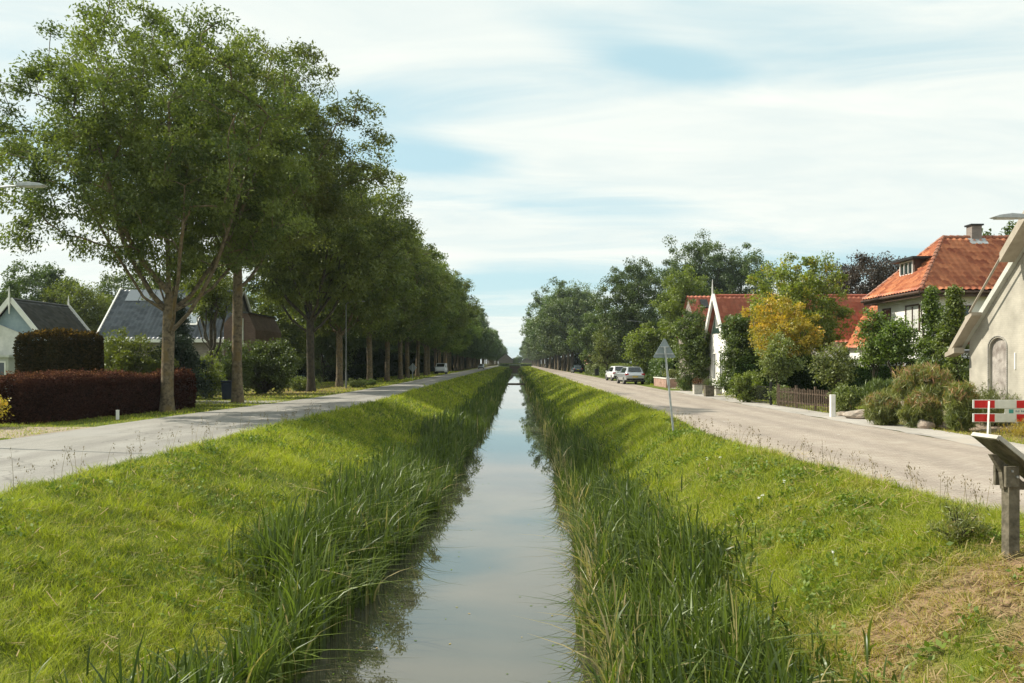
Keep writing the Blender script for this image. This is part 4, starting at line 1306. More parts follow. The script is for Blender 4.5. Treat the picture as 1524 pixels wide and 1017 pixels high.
bush('laurel_bush', 'big round green bush between the tall clipped hedge and the nearest ash', (-17.6, 38.5, 0), 1.5, 1.4, 3.5, LEAF_LIME, 101, 150, 120, 0.12, clump_r=0.45)
bush('yew_bush', 'dark green bush behind the red hedge, left of the nearest trunk', (-15.9, 40.0, 0), 1.3, 1.2, 3.3, LEAF_CONIFER, 102, 130, 110, 0.14, clump_r=0.45)
S('spruce_tree', 'dark cone shaped conifer right behind the nearest ash trunk', 262, 43.0, 5.2, 1.6, 0.3, LEAF_CONIFER, 103, nclump=170, per=90, leaf=0.18, asp=0.25, clump_r=0.4, trunk_r=0.1, shape='cone', nlimb=0)
bush('forsythia_bush', 'bright yellow green bush left of the second avenue trunk', (-17.4, 48.0, 0), 1.0, 1.0, 2.45, LEAF_LIME, 104, 70, 100, 0.13, clump_r=0.4)
bush('elder_bush', 'broad rounded green bush between second and third avenue trunks', (-15.9, 54.5, 0), 2.2, 1.6, 3.5, LEAF_MID, 105, 150, 110, 0.16, clump_r=0.5)
S('birch_tree', 'slender yellow green garden tree left of the second avenue trunk, rising before the roof', 312, 50, 7.6, 1.3, 4.4, LEAF_LIME, 177, nclump=80, per=110, leaf=0.14, clump_r=0.42)
bush('garden_bush', 'rounded green shrub before the brown brick wing wall', (-17.6, 52.5, 0), 1.5, 1.1, 3.3, LEAF_MID, 178, 90, 110, 0.13, clump_r=0.4)
bush('garden_bush', 'tall green shrub between the conifer and the yellow green bush', (-18.6, 47.0, 0), 1.1, 1.0, 2.9, LEAF_DARK, 179, 90, 110, 0.13, clump_r=0.4)
bush('garden_bush', 'orange tinged low bush at the left picture edge', (-16.6, 26.2, 0), 0.8, 0.7, 1.35, LEAF_GOLD, 106, 50, 80, 0.08, clump_r=0.3)
bush('garden_bush', 'small shaded bush beside the second avenue trunk foot', (-15.0, 60, 0), 1.0, 0.8, 1.0, LEAF_OLIVE, 107, 40, 60, 0.14)
for k, (x, y, r, h, lab, lm) in enumerate([
        (530, 577, 0.7, 0.6, 'low pale green plants at the foot of the tall lamp post', LEAF_OLIVE),
        (548, 574, 0.8, 0.5, 'low dark green plants right of the tall lamp post', LEAF_MID),
        (468, 572, 1.2, 0.9, 'small bush behind the third avenue trunk', LEAF_OLIVE)]):
    bush('low_shrub', lab, gp(x, y), r, r, h, lm, 120 + k, 26, 50, 0.14)
bush('garden_bush', 'yellowish round bush at the roadside, right of the white gable', gp(1112, 599), 0.85, 0.7, 1.55, LEAF_LIME, 130, 80, 100, 0.09, clump_r=0.28, upright=0.3)
bush('garden_bush', 'clipped dark bush beside the wooden planters', gp(1022, 582), 0.55, 0.55, 1.1, LEAF_MID, 131, 50, 80, 0.10)
bush('garden_bush', 'green bush below the dark tree at the white gable foot', gp(1072, 583), 0.5, 0.5, 1.0, LEAF_MID, 132, 30, 60, 0.10)
bush('garden_bush', 'shrub spilling over the dark picket fence middle', gp(1160, 603), 0.7, 0.6, 0.95, LEAF_OLIVE, 133, 40, 70, 0.08)
bush('garden_bush', 'olive bush right behind the white post', gp(1258, 619), 0.42, 0.4, 1.2, LEAF_OLIVE, 134, 70, 90, 0.08, clump_r=0.28, upright=0.4)
SG = 'rusty tinged shrubs on the rubble heap before the barn'
for k, (x, y, r, h, lab) in enumerate([
        (1314, 633, 0.48, 0.95, 'round rust tipped shrub at the road edge, left end of the rubble heap'),
        (1372, 637, 0.60, 1.0, 'wide brownish shrub in the middle of the rubble heap by the road'),
        (1430, 642, 0.40, 1.35, 'upright green and rust shrub just left of the striped barrier')]):
    bush('rusty_shrub', lab, gp(x, y), r, r * 0.9, h, LEAF_RUST, 140 + k, 110, 130, 0.24, asp=0.09, clump_r=0.2, group=SG, upright=0.72, tip=0.55)
bush('rusty_shrub', 'large arching rust tipped shrub against the left corner of the barn', (14.1, 29.3, 0.1), 1.0, 0.8, 1.75, LEAF_RUST, 145, 170, 150, 0.30, asp=0.085, clump_r=0.3, group=SG, upright=0.72, tip=0.55)
bush('rusty_shrub', 'grey green feathery shrub behind the pale boulder', (13.7, 31.6, 0.1), 0.75, 0.65, 1.25, LEAF_MID, 146, 100, 130, 0.26, asp=0.09, clump_r=0.24, group=SG, upright=0.72)
bush('rusty_shrub', 'low grey green weeds at the foot of the barn wall behind the barrier', (14.4, 25.9, 0), 0.55, 1.3, 1.3, LEAF_OLIVE, 147, 90, 80, 0.11, asp=0.16, clump_r=0.3, group=SG, upright=0.7)
bush('rusty_shrub', 'orange brown dry weeds under the striped barrier', (14.3, 23.2, 0), 1.2, 0.5, 0.42, LEAF_GOLD, 148, 70, 60, 0.10, asp=0.12, clump_r=0.22, group=SG, upright=0.8, stems=False)
bush('wild_weeds', 'brown seeding weed clump at the grass edge left of the wooden lectern', (5.15, 9.9, -0.05), 0.35, 0.3, 0.42, LEAF_RUST, 149, 40, 60, 0.06, asp=0.15, clump_r=0.14, upright=0.6)

# ------------------------------------------------------------------ hard surface helpers


class MB:
    def __init__(s): s.v = []; s.f = []

    def box(s, c, size, rz=0.0, rx=0.0, ry=0.0, taper=1.0):
        hx, hy, hz = size[0] / 2, size[1] / 2, size[2] / 2
        M = Matrix.Rotation(rz, 3, 'Z') @ Matrix.Rotation(ry, 3, 'Y') @ Matrix.Rotation(rx, 3, 'X')
        i = len(s.v)
        for z in (-1, 1):
            for (a, b) in ((-1, -1), (1, -1), (1, 1), (-1, 1)):
                t = taper if z > 0 else 1
                s.v.append(tuple(M @ Vector((a * hx * t, b * hy * t, z * hz)) + Vector(c)))
        for q in ((0, 3, 2, 1), (4, 5, 6, 7), (0, 1, 5, 4), (1, 2, 6, 5), (2, 3, 7, 6), (3, 0, 4, 7)):
            s.f.append(tuple(i + k for k in q))
        return s

    def beam(s, a, b, w, h=None, up=(0, 0, 1)):
        """rectangular bar between two points"""
        a = Vector(a); b = Vector(b); h = h or w
        t = (b - a).normalized(); u = Vector(up)
        sd = t.cross(u)
        if sd.length < 1e-4: sd = t.cross(Vector((1, 0, 0)))
        sd.normalize(); uu = sd.cross(t).normalized()
        i = len(s.v)
        for p in (a, b):
            for (x, y) in ((-1, -1), (1, -1), (1, 1), (-1, 1)):
                s.v.append(tuple(p + sd * x * w / 2 + uu * y * h / 2))
        for q in ((0, 3, 2, 1), (4, 5, 6, 7), (0, 1, 5, 4), (1, 2, 6, 5), (2, 3, 7, 6), (3, 0, 4, 7)):
            s.f.append(tuple(i + k for k in q))
        return s

    def tube(s, pts, rad, n=12, cap=True):
        pts = [Vector(p) for p in pts]
        if not isinstance(rad, (list, tuple)): rad = [rad] * len(pts)
        base = len(s.v)
        ref = Vector((0.9, 0.3, 0.1))
        for q, p in enumerate(pts):
            if q == 0: t = pts[1] - pts[0]
            elif q == len(pts) - 1: t = pts[-1] - pts[-2]
            else: t = pts[q + 1] - pts[q - 1]
            t.normalize()
            u = ref - t * ref.dot(t)
            if u.length < 1e-3: u = Vector((0, 1, 0.1)); u = u - t * u.dot(t)
            u.normalize(); ref = u; v = t.cross(u)
            for a in range(n):
                an = 2 * math.pi * a / n
                s.v.append(tuple(p + (u * math.cos(an) + v * math.sin(an)) * rad[q]))
        for q in range(len(pts) - 1):
            for a in range(n):
                b = (a + 1) % n
                s.f.append((base + q * n + a, base + q * n + b, base + (q + 1) * n + b, base + (q + 1) * n + a))
        if cap:
            s.f.append(tuple(base + a for a in range(n))[::-1])
            s.f.append(tuple(base + (len(pts) - 1) * n + a for a in range(n)))
        return s

    def prism(s, poly, axis, a, b):
        """poly 2D points; extruded along axis from a to b. axis 'x': poly=(y,z); 'y': poly=(x,z); 'z': poly=(x,y)"""
        i = len(s.v); n = len(poly)
        for d in (a, b):
            for (p, q) in poly:
                s.v.append({'x': (d, p, q), 'y': (p, d, q), 'z': (p, q, d)}[axis])
        s.f.append(tuple(range(i, i + n))[::-1]); s.f.append(tuple(range(i + n, i + 2 * n)))
        for k in range(n):
            l = (k + 1) % n
            s.f.append((i + k, i + l, i + n + l, i + n + k))
        return s

    def poly(s, pts):
        i = len(s.v); s.v += [tuple(p) for p in pts]; s.f.append(tuple(range(i, i + len(pts)))); return s

    def build(s, name, m, parent=None, smooth=False, bevel=0.0):
        me = bpy.data.meshes.new(name)
        me.from_pydata(s.v, [], s.f); me.update()
        import bmesh as _b
        bm = _b.new(); bm.from_mesh(me); _b.ops.recalc_face_normals(bm, faces=bm.faces); bm.to_mesh(me); bm.free()
        me.materials.append(m)
        if smooth:
            me.polygons.foreach_set('use_smooth', np.ones(len(me.polygons), dtype=bool))
        o = link(name, me, parent)
        if bevel:
            md = o.modifiers.new('bevel', 'BEVEL'); md.width = bevel; md.segments = 2; md.limit_method = 'ANGLE'
        return o


def tiled(name, m, p0, u, v, Lu, Lv, parent, l0=0.0, l1=0.0, r1=0.0, tile_w=0.25, row=0.36, amp=0.035, step=0.03, res=6):
    """roof slope with real pantile relief. p0 = lower left corner, u along the eave, v up the slope.
    at the top the left end moves in by l1 and the right end by r1 (hips)."""
    u = Vector(u).normalized(); v = Vector(v).normalized(); nrm = u.cross(v).normalized()
    if nrm.z < 0: nrm = -nrm
    nu = max(2, int(Lu / tile_w * res)); nrow = max(1, int(round(Lv / row)))
    vs = []
    for r in range(nrow):
        a = r / nrow; b = (r + 1) / nrow
        vs += [(a, step), (b, 0.0)]
    uu = np.linspace(0, Lu, nu + 1)
    V = []
    for (t, hgt) in vs:
        lo = l0 + (l1 - l0) * t; hi = Lu - r1 * t
        x = np.clip(uu, lo, hi)
        ph = x / tile_w * 2 * math.pi
        wv = amp * (np.sin(ph) * 0.5 + 0.5) ** 0.7
        for xi, wi in zip(x, wv):
            p = Vector(p0) + u * float(xi) + v * (t * Lv) + nrm * float(wi + hgt)
            V.append(tuple(p))
    V = np.array(V); w = nu + 1
    i = np.arange(len(vs) - 1)[:, None] * w + np.arange(nu)[None, :]
    F = np.stack([i, i + 1, i + w + 1, i + w], -1).reshape(-1, 4)
    # random tint per tile
    rng = np.random.RandomState(int(abs(Lu * 100)) % 999)
    tid = (np.repeat(np.arange(len(vs) - 1) // 2, nu) * 131 + np.tile((uu[:-1] / tile_w).astype(int), len(vs) - 1))
    tab = rng.rand(20000)
    o = npmesh(name, V, [F], m, smooth=False, tint=tab[tid % 20000], parent=parent)
    return o


def tile_mat(name, c1, c2, c3=None, rough=0.6, spec=0.4):
    m, nt, p = base_mat(name)
    N, L = nt.nodes.new, nt.links.new
    at = N('ShaderNodeAttribute'); at.attribute_name = 'tint'
    r = N('ShaderNodeValToRGB')
    r.color_ramp.elements[0].color = (*c1, 1); r.color_ramp.elements[1].color = (*c2, 1)
    L(at.outputs['Fac'], r.inputs[0])
    tc = N('ShaderNodeTexCoord'); n = N('ShaderNodeTexNoise'); n.inputs['Scale'].default_value = 1.6; n.inputs['Detail'].default_value = 8
    L(tc.outputs['Object'], n.inputs[0])
    rr_ = N('ShaderNodeValToRGB'); rr_.color_ramp.elements[0].position = 0.45; rr_.color_ramp.elements[0].color = (0, 0, 0, 1)
    rr_.color_ramp.elements[1].position = 0.75; rr_.color_ramp.elements[1].color = (0.75, 0.75, 0.75, 1)
    L(n.outputs[0], rr_.inputs[0])
    mx = N('ShaderNodeMixRGB'); L(rr_.outputs[0], mx.inputs['Fac']); L(r.outputs[0], mx.inputs['Color1'])
    mx.inputs['Color2'].default_value = (*(c3 or c1), 1)
    L(mx.outputs[0], p.inputs['Base Color'])
    p.inputs['Roughness'].default_value = rough; p.inputs['Specular IOR Level'].default_value = spec
    return m


TILE_ORANGE = tile_mat('orange_pantile', (0.30, 0.075, 0.034), (0.66, 0.26, 0.12), (0.36, 0.125, 0.06))
TILE_RED = tile_mat('red_pantile', (0.38, 0.10, 0.055), (0.56, 0.19, 0.11), (0.30, 0.12, 0.08))
TILE_SLATE = tile_mat('dark_slate', (0.055, 0.058, 0.062), (0.12, 0.12, 0.125), (0.09, 0.085, 0.075), 0.7)
TILE_BLUE = tile_mat('blue_glazed_tile', (0.06, 0.072, 0.09), (0.15, 0.17, 0.20), (0.09, 0.10, 0.11), 0.45, 0.5)
WHITE = noisy('white_paint', (0.70, 0.69, 0.64), (0.80, 0.79, 0.75), 3, 0.55, 0.05)
CREAM = noisy('cream_stucco', (0.60, 0.57, 0.50), (0.74, 0.72, 0.66), 1.3, 0.85, 0.2, 30)
WHITEWALL = noisy('white_stucco', (0.68, 0.67, 0.62), (0.80, 0.79, 0.75), 1.1, 0.85, 0.15, 25)
BLUEBOARD = noisy('pale_blue_boards', (0.20, 0.27, 0.31), (0.29, 0.36, 0.40), 2, 0.6, 0.05)
BROWN = noisy('brown_frame', (0.06, 0.035, 0.025), (0.10, 0.06, 0.04), 5, 0.6)
BLACKP = noisy('black_paint', (0.012, 0.012, 0.012), (0.03, 0.03, 0.028), 5, 0.5)
GREENP = noisy('dark_green_paint', (0.012, 0.03, 0.022), (0.02, 0.045, 0.03), 4, 0.5)
ZINC = noisy('zinc', (0.30, 0.31, 0.31), (0.45, 0.46, 0.46), 5, 0.45, metallic=0.4)
GREYM = noisy('galvanised', (0.33, 0.35, 0.35), (0.47, 0.49, 0.49), 6, 0.45, metallic=0.3)
WOOD = noisy('weathered_wood', (0.075, 0.066, 0.045), (0.19, 0.165, 0.12), 9, 0.9, 0.5, 40)
WOODL = noisy('pale_wood', (0.38, 0.36, 0.31), (0.55, 0.52, 0.46), 9, 0.8, 0.3, 40)
WOODB = noisy('brown_wood', (0.07, 0.05, 0.035), (0.16, 0.115, 0.08), 9, 0.9, 0.4, 30)
STONE = noisy('boulder_stone', (0.25, 0.21, 0.17), (0.48, 0.42, 0.35), 3, 0.9, 0.6, 12, c3=(0.34, 0.25, 0.19), scale3=1.2)
RUBBER = noisy('rubber', (0.012, 0.012, 0.012), (0.022, 0.022, 0.022), 8, 0.8)
RIM = noisy('alloy', (0.35, 0.35, 0.36), (0.5, 0.5, 0.5), 8, 0.35, metallic=0.7)
GLASS = glassmat('window_glass')
CARGLASS = glassmat('car_glass', (0.015, 0.02, 0.022), 0.04)
REDP = noisy('red_film', (0.52, 0.010, 0.012), (0.60, 0.018, 0.018), 6, 0.35)
WHITEP = noisy('white_film', (0.62, 0.63, 0.58), (0.72, 0.73, 0.68), 6, 0.4)
SOFFIT = noisy('beige_timber', (0.32, 0.28, 0.22), (0.42, 0.37, 0.30), 3, 0.8, 0.1)
VERGE = noisy('grey_white_board', (0.46, 0.47, 0.42), (0.58, 0.58, 0.53), 3, 0.7, 0.1)
CURTAIN = noisy('net_curtain', (0.45, 0.45, 0.42), (0.6, 0.6, 0.56), 9, 0.8)


def brick_mat(name, c1, c2, mort, w=0.22, h=0.065, bump=0.4, axis='xz', rot=0):
    m, nt, p = base_mat(name)
    N, L = nt.nodes.new, nt.links.new
    tc = N('ShaderNodeTexCoord'); sp = N('ShaderNodeSeparateXYZ'); cb = N('ShaderNodeCombineXYZ')
    ad = N('ShaderNodeMath'); ad.operation = 'ADD'
    L(tc.outputs['Object'], sp.inputs[0]); L(sp.outputs['X'], ad.inputs[0]); L(sp.outputs['Y'], ad.inputs[1])
    L(ad.outputs[0], cb.inputs[0]); L(sp.outputs['Z'], cb.inputs[1])
    bt = N('ShaderNodeTexBrick'); bt.inputs['Scale'].default_value = 1
    bt.inputs['Brick Width'].default_value = w; bt.inputs['Row Height'].default_value = h; bt.inputs['Mortar Size'].default_value = 0.006
    bt.inputs['Color1'].default_value = (*c1, 1); bt.inputs['Color2'].default_value = (*c2, 1); bt.inputs['Mortar'].default_value = (*mort, 1)
    L(cb.outputs[0], bt.inputs['Vector'])
    n = N('ShaderNodeTexNoise'); n.inputs['Scale'].default_value = 1.7; n.inputs['Detail'].default_value = 8
    L(tc.outputs['Object'], n.inputs[0])
    r = N('ShaderNodeValToRGB'); r.color_ramp.elements[0].position = 0.3; r.color_ramp.elements[0].color = (0.7, 0.7, 0.7, 1)
    r.color_ramp.elements[1].position = 0.7; r.color_ramp.elements[1].color = (1.2, 1.2, 1.2, 1)
    L(n.outputs[0], r.inputs[0])
    mx = N('ShaderNodeMixRGB'); mx.blend_type = 'MULTIPLY'; mx.inputs['Fac'].default_value = 0.8
    L(bt.outputs['Color'], mx.inputs['Color1']); L(r.outputs[0], mx.inputs['Color2'])
    L(mx.outputs[0], p.inputs['Base Color'])
    p.inputs['Roughness'].default_value = 0.9
    b = N('ShaderNodeBump'); b.inputs['Strength'].default_value = bump; b.inputs['Distance'].default_value = 0.01
    L(bt.outputs['Fac'], b.inputs['Height']); b.invert = True; L(b.outputs[0], p.inputs['Normal'])
    return m


BRICK_PAINT = brick_mat('painted_brick', (0.43, 0.40, 0.335), (0.41, 0.382, 0.318), (0.385, 0.36, 0.30), bump=0.3)
BRICK_BLIND = brick_mat('blind_brick', (0.30, 0.285, 0.26), (0.24, 0.225, 0.20), (0.42, 0.40, 0.36), bump=0.4)
BRICK_BROWN = brick_mat('brown_brick', (0.115, 0.062, 0.048), (0.16, 0.092, 0.07), (0.15, 0.13, 0.115))
BRICK_GREY = brick_mat('grey_brown_brick', (0.21, 0.175, 0.15), (0.27, 0.23, 0.20), (0.25, 0.23, 0.21))
BRICK_PINK = brick_mat('pink_brick', (0.34, 0.18, 0.13), (0.42, 0.25, 0.19), (0.4, 0.36, 0.32))


def window(parent, c, w, h, facing, frame=WHITE, pane=GLASS, mull=(1, 1), fw=0.07, depth=0.06):
    """facing: '-x','+x','-y'. centre c on the wall plane."""
    c = Vector(c)
    U = {'-y': Vector((1, 0, 0)), '-x': Vector((0, 1, 0)), '+x': Vector((0, 1, 0))}[facing]
    Nn = {'-y': Vector((0, -1, 0)), '-x': Vector((-1, 0, 0)), '+x': Vector((1, 0, 0))}[facing]
    Z = Vector((0, 0, 1))
    fr = MB()
    cc = c + Nn * depth / 2

    def bar(a, b, t):
        fr.beam(a, b, t, depth, up=Nn)
    o = fw / 2
    bar(cc - U * w / 2 - Z * (h / 2) + Z * 0, cc - U * w / 2 + Z * (h / 2), fw)
    bar(cc + U * w / 2 - Z * (h / 2), cc + U * w / 2 + Z * (h / 2), fw)
    bar(cc - U * (w / 2 + o) + Z * (h / 2 + o), cc + U * (w / 2 + o) + Z * (h / 2 + o), fw)
    bar(cc - U * (w / 2 + o) - Z * (h / 2 + o), cc + U * (w / 2 + o) - Z * (h / 2 + o), fw)
    for k in range(1, mull[0] + 1):
        if mull[0] <= 0: break
        x = -w / 2 + w * k / (mull[0] + 1)
        bar(cc + U * x - Z * (h / 2 - o), cc + U * x + Z * (h / 2 - o), fw * 0.6)
    wobj = fr.build('window', frame, parent)
    pn = MB()
    q = c + Nn * 0.015
    a = w / 2 - o; b = h / 2
    pn.poly([q - U * a - Z * b, q + U * a - Z * b, q + U * a + Z * b, q - U * a + Z * b])
    pn.build('pane', pane, wobj)
    return wobj


# ------------------------------------------------------------------ beige barn, right edge
def barn():
    X0 = 15.0
    b = thing('barn', 'beige painted barn gable with arched blind window at the right picture edge', 'barn', (X0, 22.6, 0))
    # local : x from wall plane inwards, y along the gable (0 = ridge), z up
    eave, half, kk = 2.72, 5.55, 0.83
    ridge = eave + half * kk + 0.05
    gz = lambda y: eave + (half - abs(y)) * kk
    # gable wall with blind window cut : one polygon fan in strips around the niche
    ya, yb = 3.42, 4.38       # niche in y
    zt, zb = 2.42, 0.25
    arch = []
    for k in range(0, 13):
        t = math.pi * k / 12
        arch.append((ya + (yb - ya) / 2 + math.cos(t) * (yb - ya) / 2 * -1, zt + math.sin(t) * 0.36))
    w = MB()
    th = 0.3
    # outer wall pieces (prisms along x)
    w.prism([(-half, -0.1), (ya, -0.1), (ya, gz(ya)), (0, ridge - 0.05), (-half, eave)], 'x', 0, th)
    w.prism([(yb, -0.1), (half, -0.1), (half, eave), (yb, gz(yb))], 'x', 0, th)
    w.prism([(ya, -0.1), (yb, -0.1), (yb, zb), (ya, zb)], 'x', 0, th)
    w.prism([(yb, zt), (yb, gz(yb)), (ya, gz(ya)), (ya, zt)] + arch[1:-1], 'x', 0, th)
    wall = w.build('wall', BRICK_PAINT, b)
    s = MB()
    s.box((5.3, half - 0.15, eave / 2 - 0.05), (9.99, 0.3, eave + 0.1 - 0.004))
    s.box((5.3, -half + 0.15, eave / 2 - 0.05), (9.99, 0.3, eave + 0.1 - 0.004))
    s.build('side_wall', BRICK_PAINT, b)
    bl = MB(); bl.prism([(ya - 0.02, zb), (yb + 0.02, zb), (yb + 0.02, zt)] + [(a, z) for a, z in arch[::-1]][1:-1] + [(ya - 0.02, zt)], 'x', 0.09, 0.16)
    bl.build('blind_window', noisy('blind_plaster', (0.26, 0.235, 0.21), (0.45, 0.41, 0.37), 4, 0.9, 0.6, 25, c3=(0.2, 0.17, 0.15), scale3=3), b)
    # hood mould around arch
    hm = MB()
    pts = [(-0.012, ya - 0.04, zb)] + [(-0.012, a + (0.04 if a > (ya + yb) / 2 else -0.04) * abs(a - (ya + yb) / 2) * 2, z + 0.05) for a, z in arch] + [(-0.012, yb + 0.04, zb)]
    hm.tube(pts, 0.018, 6)
    hm.build('window_arch', BRICK_BLIND, b)
    an = MB(); an.box((-0.015, 2.95, 2.05), (0.03, 0.05, 0.5)); an.build('wall_anchor', WHITE, b)
    # roof slabs
    cs, sn = 1 / math.hypot(1, kk), kk / math.hypot(1, kk)
    for sgn in (1, -1):
        tiled('roof', TILE_RED, (-0.12, sgn * (half + 0.35), eave - 0.35 * kk + 0.14), (1, 0, 0), (0, -sgn * cs, sn), 10.2, (half + 0.35) / cs + 0.02, b, tile_w=0.26, row=0.36)
    # verge: narrow board all along + deep boxed lower and upper sections
    vb = MB()

    def on(y, dz=0.0): return gz(y) + dz
    for sgn in (1, -1):
        vb.beam((-0.075, sgn * (half + 0.42), eave - 0.42 * kk + 0.10), (-0.075, 0, ridge + 0.10), 0.15, 0.17, up=(0, sgn * sn, cs))
    vb.build('verge_board', VERGE, b)
    bx = MB()
    # lower boxed section (near eave), soffit 0.5 m deep
    u2 = lambda y, dz: (y, eave + (half - y) * kk + dz)
    bx.prism([u2(half + .48, -.06), u2(half + .48, .12), u2(half - .62, .20), u2(half - .62, -.02)], 'x', -0.46, -0.152)
    bx.prism([u2(half - .625, -.04), u2(half - .625, .24), u2(half - 1.02, .04), u2(half - 1.02, -.06)], 'x', -0.48, -0.152)
    bx.prism([u2(half + .62, -.02), u2(half + .62, .12), (half + .02, eave - .22), (half + .02, eave - .40)], 'x', -0.50, -0.153)
    bx.build('bargeboard', SOFFIT, b); bx = MB()
    # upper section
    bx.prism([(2.75, on(2.75, -0.06)), (2.75, on(2.75, 0.22)), (0, ridge + 0.25), (0, ridge - 0.05)], 'x', -0.60, -0.152)
    bx.prism([(-2.75, on(2.75, -0.06)), (-2.75, on(2.75, 0.22)), (0, ridge + 0.25), (0, ridge - 0.05)], 'x', -0.60, -0.152)
    bx.build('bargeboard', SOFFIT, b)
    rl = MB(); rl.tube([(-0.5, half - 0.95, gz(half - .95) + .1), (-0.5, 2.72, on(2.72, 0.2))], 0.035, 6); rl.build('verge_rail', SOFFIT, b)
    gt = MB(); gt.tube([(-0.3, half + 0.52, eave - 0.34), (10, half + 0.52, eave - 0.34)], 0.07, 8); gt.build('gutter', ZINC, b)
    dp = MB(); dp.tube([(-0.07, 2.2, eave + 0.8), (-0.07, 2.2, 0)], 0.03, 6)


barn()


# ------------------------------------------------------------------ hip roofed house
def hip_house():
    X0, Ya, Yb = 19.5, 41.0, 47.7
    h = thing('hip_roof_house', 'white house with big orange tiled hip roof and chimney, left of the barn', 'house', (X0, Ya, 0))
    W = Yb - Ya                 # 6.7 deep along y
    Lx = 12.0
    ez, rz = 5.45, 8.45
    ov = 0.55                   # overhang : walls set back from the eave
    body = MB(); body.box((ov + (Lx - 2 * ov) / 2, W / 2, ez / 2 - 0.1), (Lx - 2 * ov, W - 2 * ov, ez + 0.1)); body.build('wall', WHITEWALL, h)
    run = W / 2; dx = 2.75
    sl = Vector((0, run, rz - ez)); Ls = sl.length
    tiled('roof', TILE_ORANGE, (0, 0, ez), (1, 0, 0), sl, Lx, Ls, h, l1=dx, r1=dx, tile_w=0.32, row=0.34, amp=0.07, step=0.075)
    tiled('roof', TILE_ORANGE, (0, W, ez), (1, 0, 0), Vector((0, -run, rz - ez)), Lx, Ls, h, l1=dx, r1=dx, tile_w=0.32, row=0.34, amp=0.07, step=0.075)
    sl2 = Vector((dx, 0, rz - ez))
    tiled('roof', TILE_ORANGE, (0, 0, ez), (0, 1, 0), sl2, W, sl2.length, h, l1=run - 0.001, r1=run - 0.001, tile_w=0.32, row=0.34, amp=0.07, step=0.075)
    tiled('roof', TILE_ORANGE, (Lx, 0, ez), (0, 1, 0), Vector((-dx, 0, rz - ez)), W, sl2.length, h, l1=run - 0.001, r1=run - 0.001, tile_w=0.32, row=0.34, amp=0.07, step=0.075)
    rd = MB()
    for a, b in (((0, 0, ez), (dx, run, rz)), ((0, W, ez), (dx, run, rz)), ((Lx, 0, ez), (Lx - dx, run, rz)), ((Lx, W, ez), (Lx - dx, run, rz)), ((dx, run, rz), (Lx - dx, run, rz))):
        a = Vector(a); b = Vector(b); n = max(4, int((b - a).length / 0.35))
        for k in range(n):
            p = a.lerp(b, k / n); q = a.lerp(b, (k + 0.96) / n)
            rd.tube([p + Vector((0, 0, 0.07)), q + Vector((0, 0, 0.055))], [0.115, 0.10], 8)
    rd.build('ridge_tile', tile_mat('ridge_tile', (0.30, 0.11, 0.06), (0.36, 0.14, 0.07), (0.2, 0.13, 0.09)), h)
    ft = MB()
    ft.box((Lx / 2, 0.06, ez - 0.16), (Lx - 0.002, 0.12, 0.22)); ft.box((Lx / 2, W - 0.06, ez - 0.16), (Lx - 0.002, 0.12, 0.22))
    ft.box((0.06, W / 2, ez - 0.16), (0.12, W - 0.25, 0.22))
    ft.box((Lx / 2, W / 2, ez - 0.115), (Lx - 0.25, W - 0.25, 0.05))
    ft.build('eaves', BROWN, h)
    g = MB(); g.tube([(-0.08, -0.1, ez - 0.06), (-0.08, W + 0.05, ez - 0.06)], 0.075, 8); g.tube([(-0.08, -0.08, ez - 0.06), (Lx, -0.08, ez - 0.06)], 0.065, 8); g.build('gutter', BROWN, h)
    ch = MB(); cx = 23.9 - X0
    ch.box((cx, run + 0.05, rz + 0.20), (0.52, 0.55, 0.9)); c = ch.build('chimney', BRICK_GREY, h)
    cp = MB(); cp.box((cx, run + 0.05, rz + 0.69), (0.66, 0.69, 0.08)); cp.build('chimney_cap', BLACKP, c)
    fl = MB(); fl.box((cx, run - 0.35, rz - 0.18), (0.9, 0.5, 0.03), rx=math.atan2(rz - ez, run)); fl.build('flashing', ZINC, c)
    # dormer on the canal side slope
    dm = thing('dormer', None, None); dm.parent = h
    dc = Vector((0.95, W * 0.52, 0))
    bw = 1.75
    q = MB(); q.box((dc.x + 0.95, dc.y, ez + 1.4), (1.9, bw, 0.9)); dmb = q.build('dormer', BROWN, h)
    bpy.data.objects.remove(dm)
    r = MB(); r.box((dc.x + 0.95, dc.y, ez + 1.9), (2.5, bw + 0.75, 0.12)); r.build('dormer_roof', BLACKP, dmb)
    window(dmb, (dc.x - 0.001, dc.y, ez + 1.45), 1.4, 0.6, '-x', WHITE, GLASS, (2, 1))
    # canal side windows
    wx = ov
    window(h, (wx, 1.95, 4.25), 1.45, 1.2, '-x', BROWN, CURTAIN, (1, 1))
    window(h, (wx, 4.95, 4.3), 0.9, 1.1, '-x', BROWN, GLASS, (0, 1))
    window(h, (wx, 1.9, 1.5), 1.6, 1.4, '-x', WHITE, GLASS, (1, 1))
    window(h, (wx + 1.85, ov, 4.35), 0.55, 0.75, '-y', BROWN, GLASS, (0, 1))
    window(h, (wx + 4.4, ov, 4.2), 1.1, 1.1, '-y', BROWN, GLASS, (1, 1))


hip_house()


